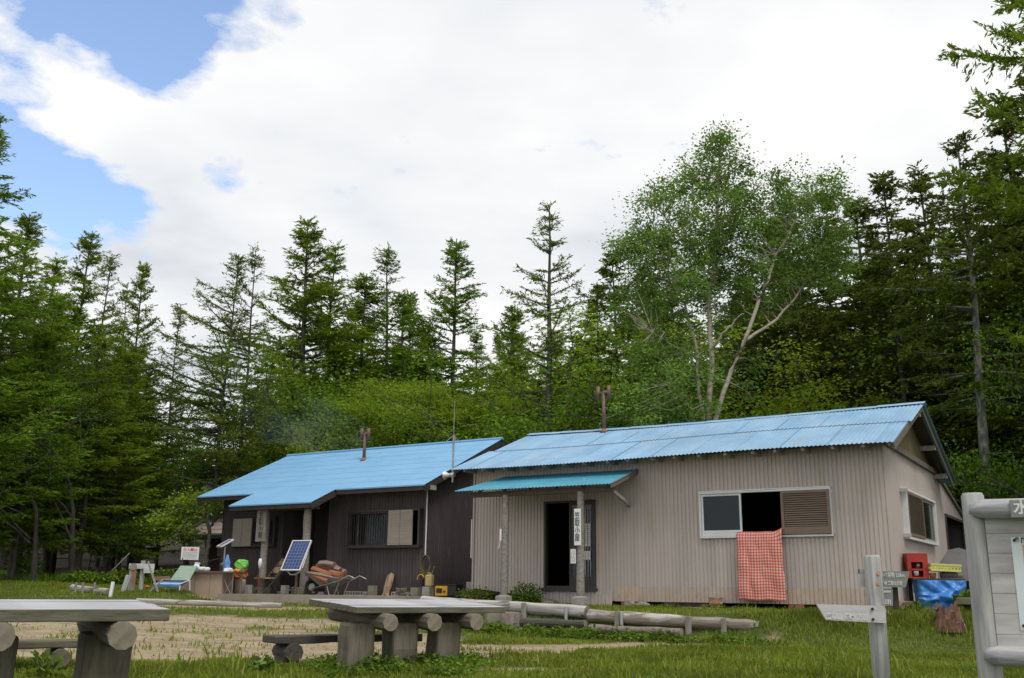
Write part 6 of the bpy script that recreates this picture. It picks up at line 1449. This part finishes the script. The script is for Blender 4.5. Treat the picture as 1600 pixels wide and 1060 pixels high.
# fillers of the left wood, seen as separate crowns under the skyline
for i, (px, py, Y, kd, lab) in enumerate(((15, 430, 25, 'larch3', 'lower larch filling the left edge below the tallest crown'), (70, 500, 25.5, 'larch0', 'half grown larch in front of the third larch from the left'), (120, 470, 29, 'larch2', 'larch standing below the left of the slim pointed one'),
     (165, 520, 28, 'larch1', 'half grown larch before the slim pointed one'), (208, 545, 29, 'larch3', 'half grown larch below the slim crowned larch'), (235, 560, 31, 'larch0', 'half grown larch left of the low point of the skyline'))):
    tree_px(kd, px, py, Y, lab, 'larch_tree', wide=1.35)
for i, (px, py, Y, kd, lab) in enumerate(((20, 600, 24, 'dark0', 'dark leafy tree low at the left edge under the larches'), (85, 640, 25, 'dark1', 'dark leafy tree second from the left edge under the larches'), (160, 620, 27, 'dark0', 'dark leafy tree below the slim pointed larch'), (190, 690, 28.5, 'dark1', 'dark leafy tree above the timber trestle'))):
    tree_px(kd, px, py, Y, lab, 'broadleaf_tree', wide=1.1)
# rounded trees close behind the huts
tree_px('broad0', 478, 560, 33, 'rich green rounded tree left of the yellow green maple', 'broadleaf_tree', wide=1.0)
tree_px('broad1', 405, 640, 35, 'dark green rounded tree behind the left end of the blue roof', 'broadleaf_tree', wide=1.2)
tree_px('broad0', 800, 590, 30, 'green rounded tree behind the joint between the two roofs', 'broadleaf_tree', wide=1.2)
tree_px('broad1', 905, 600, 29, 'green rounded tree left of the tall T shaped flue', 'broadleaf_tree', wide=1.1)
tree_px('broad0', 1010, 560, 29, 'green leafy tree at the foot of the birch, left side', 'broadleaf_tree', wide=1.1)
tree_px('broad1', 1075, 600, 27.5, 'leafy undergrowth tree touching the birch stems over the roof', 'broadleaf_tree', wide=.9)
tree_px('dark1', -10, 585, 20, 'leafy tree leaning into the left edge at mid height', 'broadleaf_tree', wide=.9)
tree_px('broad1', -62, 715, 19, 'bright green bush at the left edge above the near table', 'bush', wide=1.1)
tree_px('dark0', 130, 560, 30, 'leafy tree in the shade below the left larches', 'broadleaf_tree', wide=1.1)
tree_px('dark1', 205, 600, 33, 'leafy tree in the shade left of the bent young tree', 'broadleaf_tree', wide=1.1)
tree_px('broad1', 320, 610, 46, 'leafy tree closing the gap above the brown roof', 'broadleaf_tree', wide=1.1)
tree_px('broad0', 1625, 520, 24, 'bright leafy boughs at the right edge above the notice board', 'broadleaf_tree', wide=.8)
# deep wood: individuals nobody could tell apart
BG = 'trees standing deep in the wood behind the clearing'
r = random.Random(3); kinds = ['larch0', 'larch1', 'larch2', 'larch3', 'fir0', 'fir1', 'fir2']
def skyline(px):   # how high the wood behind reaches, in photograph rows, used only to choose tree heights
    xs = [-200, 0, 120, 250, 330, 420, 560, 700, 790, 880, 1000, 1200, 1350, 1500, 1700]; ys = [380, 410, 450, 510, 650, 530, 450, 450, 460, 455, 430, 390, 370, 320, 270]
    return float(np.interp(px, xs, ys))
for row, Y in enumerate((37, 42, 48, 56, 66)):
    n = 15
    for k in range(n):
        px = -120+(1800)*(k+.5+r.uniform(-.35, .35))/n; top = skyline(px)+row*14+r.uniform(-25, 55)
        if 250 < px < 395 and Y < 45: continue
        if 270 < px < 385: top = max(top, 660)
        right = px > 940
        kd = r.choice(kinds[4:] if right and r.random() < .75 else kinds[:4])
        p = P(px, top, Y); Hh = p.z-gzf(p.x, Y)
        where = 'left of the huts' if px < 310 else 'behind the dark hut' if px < 790 else 'behind the pale hut' if px < 1400 else 'right of the pale hut gable'
        kn = 'fir' if kd.startswith('fir') else 'larch'
        tree(kd, p.x, Y, Hh, '%s standing deep in the wood %s' % (kn, where), kn+'_tree', '%s trees deep in the wood %s' % (kn, where))
for row, (Y, n) in enumerate(((34, 13), (39, 12), (45, 11))):
    for k in range(n):
        px = -100+(1790)*(k+.5+r.uniform(-.35, .35))/n
        if px < 420:
            top = r.uniform(560, 680)
            if r.random() < .5 or px > 235: continue
        elif px < 940: top = r.uniform(560, 640)
        else: top = r.uniform(470, 590)
        kd = r.choice(['backlit0', 'backlit1']) if (px > 700 and r.random() < .8) else r.choice(['broad0', 'broad1', 'maple0'])
        where = 'left of the huts' if px < 310 else 'behind the dark hut' if px < 790 else 'behind the pale hut' if px < 1400 else 'right of the pale hut gable'
        kn = 'bright yellow green' if kd.startswith('backlit') else 'plain green' if kd.startswith('broad') else 'olive green'
        p = P(px, top, Y); tree(kd, p.x, Y, p.z-gzf(p.x, Y)+.2, '%s undergrowth tree between trunks %s' % (kn, where), 'undergrowth_tree', '%s undergrowth trees %s' % (kn, where), wide=1.15)
# low brush on the forest floor at left
for k in range(5):
    x = r.uniform(-16, -8.5); Y = r.uniform(27, 36)
    tree(r.choice(['dark0', 'dark1']), x, Y, r.uniform(1.2, 2.6), 'low bush in the dark wood left of the huts', 'bush', 'low bushes in the dark wood at left', wide=1.3)
for k in range(10):
    u = r.uniform(1.5, 8); p = H(O1, u, r.uniform(8, 14), 0)
    tree(r.choice(['broad0', 'broad1']), p.x, p.y, r.uniform(1.4, 3.2), 'low bush in the shade behind the pale hut gable', 'bush', 'low bushes behind the gable', wide=1.2)

# ================================================================== grass and weeds
def blades(n, xr, yr, hfun, keep, seed, wd=.009, lean=.5, mat='grass', name='grass'):
    r = np.random.default_rng(seed); x = r.uniform(*xr, n); y = r.uniform(*yr, n); k = keep(x, y) > r.random(n)
    # inside the view cone only
    k &= np.abs(x) < y*.56+1.2
    x = x[k]; y = y[k]; m = len(x); z = gz(x, y)+(vnoise(x, y, 1.3, 5)-.5)*.05+(vnoise(x, y, .35, 6)-.5)*.08*ss(8, 12, y)-.01
    h = hfun(x, y)*r.uniform(.45, 1.3, m); a = r.uniform(0, 2*np.pi, m); la = r.uniform(0, 2*np.pi, m); ll = r.uniform(0, lean, m)*h
    w = wd*r.uniform(.6, 1.4, m)
    b0 = np.stack([x-np.cos(a)*w, y-np.sin(a)*w, z], 1); b1 = np.stack([x+np.cos(a)*w, y+np.sin(a)*w, z], 1)
    mid = np.stack([x+np.cos(la)*ll*.35, y+np.sin(la)*ll*.35, z+h*.6], 1); tip = np.stack([x+np.cos(la)*ll, y+np.sin(la)*ll, z+h], 1)
    dw = np.stack([np.cos(a)*w*.6, np.sin(a)*w*.6, 0*w], 1)
    V = np.stack([b0, b1, mid+dw, tip, mid-dw], 1).reshape(-1, 3); i = np.arange(m)[:, None]*5
    F = np.concatenate([i+np.array([0, 1, 2, 3]), i+np.array([0, 2, 3, 4])]).reshape(-1, 4)
    F = np.concatenate([i+np.array([0, 1, 2, 4])]); F2 = i+np.array([4, 2, 3])
    me = bpy.data.meshes.new(name); me.vertices.add(len(V)); me.vertices.foreach_set('co', V.astype(np.float32).ravel())
    loops = np.concatenate([F.ravel(), F2.ravel()]).astype(np.int32); me.loops.add(len(loops)); me.loops.foreach_set('vertex_index', loops)
    st = np.concatenate([np.arange(0, len(F)*4, 4), len(F)*4+np.arange(0, len(F2)*3, 3)]).astype(np.int32)
    me.polygons.add(len(st)); me.polygons.foreach_set('loop_start', st); me.materials.append(MATS[mat]); me.update(calc_edges=True); return me
inhut = lambda x, y: (((x-6.371)*FD[0]+(y-17)*FD[1] < .1) & ((x-6.371)*SDV[0]+(y-17)*SDV[1] > -.12) & ((x-6.371)*FD[0]+(y-17)*FD[1] > -8.5)) | (((x+1.897)*SDV[0]+(y-23)*SDV[1] > -1.9) & ((x+1.897)*FD[0]+(y-23)*FD[1] < .9) & ((x+1.897)*FD[0]+(y-23)*FD[1] > -7.3))
def onlog(x, y): return np.abs(y-edge_line(x)) < .18
def kp(x, y):
    d = dirtmask(x, y); p = (1-d)*.97+.003+.10*ss(.62, .8, vnoise(x, y, 2.2, 12))*d; return np.where(inhut(x, y), 0, p)
hf = lambda x, y: .03+.035*vnoise(x, y, 1.7, 9)+.10*ss(3.2, 4.5, x)*ss(13.0, 13.8, y)*(1-ss(16, 17, y))
g1_ = blades(260000, (-8, 8), (7.5, 14), hf, kp, 1)
tag(link('grass', g1_), 'short green lawn grass over the near yard', 'grass', kind='stuff')
gt_ = blades(9000, (-8, 8), (8.5, 14), lambda x, y: .09+.09*vnoise(x, y, 2.1, 15), lambda x, y: kp(x, y)*ss(.45, .7, vnoise(x, y, .9, 14)), 4, wd=.010, lean=.8)
tag(link('grass', gt_), 'taller tufts standing out of the lawn', 'grass', kind='stuff')
g2_ = blades(150000, (-14, 11), (14, 27), lambda x, y: .025+.055*vnoise(x, y, 1.2, 9), kp, 2, wd=.010)
tag(link('grass', g2_), 'rougher grass beyond the bare soil and round the huts', 'grass', kind='stuff')
g3_ = blades(50000, (-22, -8), (25, 36), lambda x, y: .12+.16*vnoise(x, y, 1.0, 9), lambda x, y: .55*(vnoise(x, y, .6, 4) > .45), 3, wd=.02, mat='weed')
tag(link('undergrowth', g3_), 'thin dark grass on the forest floor at left', 'undergrowth', kind='stuff')
def weeds(name, spots, label, seed, mat='weed', leaf=.055, dens=60, hgt=.22):
    r = np.random.default_rng(seed); C_ = []; D_ = []
    for x, y, rad, h in spots:
        n = int(dens*rad*10); a = r.uniform(0, 6.28, n); q = rad*np.sqrt(r.random(n)); px_ = x+q*np.cos(a); py_ = y+q*np.sin(a)*.7
        z = gz(px_, py_)+r.random(n)*h*(1-(q/rad)**2*.7); C_.append(np.stack([px_, py_, z], 1)); D_.append(r.normal(0, 1, (n, 3))*[1, 1, .5])
    c = np.concatenate(C_); d = np.concatenate(D_); l = leaf*r.uniform(.6, 1.4, len(c)); V, F = leaves(c, d, l, l*.55, 1.0)
    return tag(link(name, npmesh(name, V, F, [mat])), label, 'weeds', kind='stuff')
r = random.Random(11); sp_ = []
for k in range(46):
    t_ = r.random(); a = P(748, 975, 15.6).lerp(P(1200, 992, 13.3), t_); sp_.append((a.x+r.uniform(-.15, .15), a.y+r.uniform(-.55, -.2), r.uniform(.12, .25), r.uniform(.10, .2)))
weeds('ground_cover', sp_, 'leafy weeds growing along the foot of the edging logs', 5, leaf=.05)
sp_ = []
for k in range(50):
    u = r.uniform(-8.3, .2); p = H(O1, u, -.45+r.uniform(-.5, .1), 0); sp_.append((p.x, p.y, r.uniform(.12, .3), r.uniform(.05, .14)))
weeds('ground_cover', sp_, 'low weeds at the foot of the pale hut wall', 6, leaf=.045, dens=35)
sp_ = [(P(x, 1045, 9.9+random.uniform(-.3, .8)).x, 9.9+random.uniform(-.3, .8), random.uniform(.12, .28), random.uniform(.10, .2)) for x in np.linspace(500, 745, 22)]
weeds('ground_cover', sp_, 'leafy weeds round the legs of the middle table', 7, leaf=.05, dens=50)
r = random.Random(31); sp_ = []
for k in range(70):
    y = r.uniform(9.4, 14); x = r.uniform(-.45, .52)*y
    if float(dirtmask(x, y)) < .4: sp_.append((x, y, r.uniform(.06, .2), r.uniform(.03, .07)))
weeds('ground_cover', sp_, 'flat clover and weed patches in the lawn', 8, leaf=.028, dens=60)
def bush(px, py, Y, rad, h, label, leaf=.05, mat='weed', n=900, cat='bush', name='bush'):
    p = P(px, py, Y); g0 = gzf(p.x, p.y); r = np.random.default_rng(int(px)); t = thing(name, label, cat, (p.x, p.y, g0))
    v = r.normal(0, 1, (n, 3)); v /= np.linalg.norm(v, axis=1, keepdims=True); v *= (r.random((n, 1))**.45); c = v*[rad, rad*.8, h*.55]+[0, 0, h*.5]
    c += r.normal(0, .03, c.shape); c[:, 2] = np.abs(c[:, 2]); l = leaf*r.uniform(.6, 1.4, n); V, F = leaves(c, v+r.normal(0, .5, (n, 3)), l, l*.6, .8); link('leaves', npmesh('leaves', V, F, [mat]), t)
    paths = []
    for k in range(9): a = r.uniform(0, 6.28); paths.append((np.array([[0, 0, -.05], [math.cos(a)*rad*.3, math.sin(a)*rad*.3, h*.5], [math.cos(a)*rad*.7, math.sin(a)*rad*.6, h*.8]]), np.array([.012, .008, .004])))
    V, F = tubes_np(paths); link('stems', npmesh('stems', V, F, ['young_bark']), t); return t
p_ = H(O1, -7.9, -.55, 0); bush(742, 930, p_.y, .42, .34, 'low leafy bush at the left corner of the pale hut', n=1100)
p_ = H(O1, -6.75, -.5, 0); bush(822, 930, p_.y, .36, .42, 'dark green bush between the left porch post and the door', n=1100)
bush(1434, 950, 16.9, .30, .16, 'leafy weed clump left of the blue tarp', n=500)
bush(1518, 925, 16.6, .26, .36, 'broad leaved plant between the blue tarp and the notice board', leaf=.12, n=420, cat='plant', name='plant')
bush(412, 1040, 9.75, .15, .13, 'broad leaved weed at the left foot of the dark bench', leaf=.08, n=70, cat='plant', name='plant')
bush(130, 905, 24.5, .55, .3, 'leafy bush on the mound left of the small signpost', leaf=.09, n=900)
bush(190, 903, 25, .5, .32, 'leafy bush right behind the leaning grey post', leaf=.09, n=800)
bush(258, 905, 25.5, .4, .4, 'leafy bush behind the lounge chair', leaf=.08, n=500)
bush(35, 905, 26, .5, .8, 'lone leafy bush before the dark wood at far left', leaf=.09, n=600)
bush(70, 1040, 9.3, .18, .2, 'weed growing under the left table', leaf=.07, n=90, cat='plant', name='plant')

# faint wood smoke drifting left from the flue of the dark hut
def smoke():
    c = P(500, 662, 27.5); b = MB(); b.tube([(-2.2, 0, .25), (-1.6, 0, .2), (0, 0, 0), (1.0, 0, -.35), (1.5, -.6, -.7)], [.3, .75, .8, .5, .15], 16)
    o = b.build('smoke', None) if False else None
    me = bpy.data.meshes.new('smoke'); me.from_pydata(b.v, [], b.f); me.update()
    m = bpy.data.materials.new('smoke'); m.use_nodes = True; t = m.node_tree; t.nodes.clear(); out = nn(t, 'ShaderNodeOutputMaterial'); v = nn(t, 'ShaderNodeVolumePrincipled')
    v.inputs['Color'].default_value = (.5, .68, 1, 1); v.inputs['Anisotropy'].default_value = .3
    tc = nn(t, 'ShaderNodeTexCoord'); n = nn(t, 'ShaderNodeTexNoise'); n.inputs['Scale'].default_value = .9; n.inputs['Detail'].default_value = 3; t.links.new(tc.outputs['Object'], n.inputs['Vector'])
    mr = nn(t, 'ShaderNodeMapRange'); mr.inputs[1].default_value = .42; mr.inputs[2].default_value = .72; mr.inputs[3].default_value = 0; mr.inputs[4].default_value = .14; t.links.new(n.outputs[0], mr.inputs[0]); t.links.new(mr.outputs[0], v.inputs['Density'])
    t.links.new(v.outputs[0], out.inputs['Volume']); me.materials.append(m); o = bpy.data.objects.new('smoke', me); C.objects.link(o); o.location = c
    tag(o, 'faint blue wood smoke drifting above the dark hut roof', 'smoke', kind='stuff')
smoke()
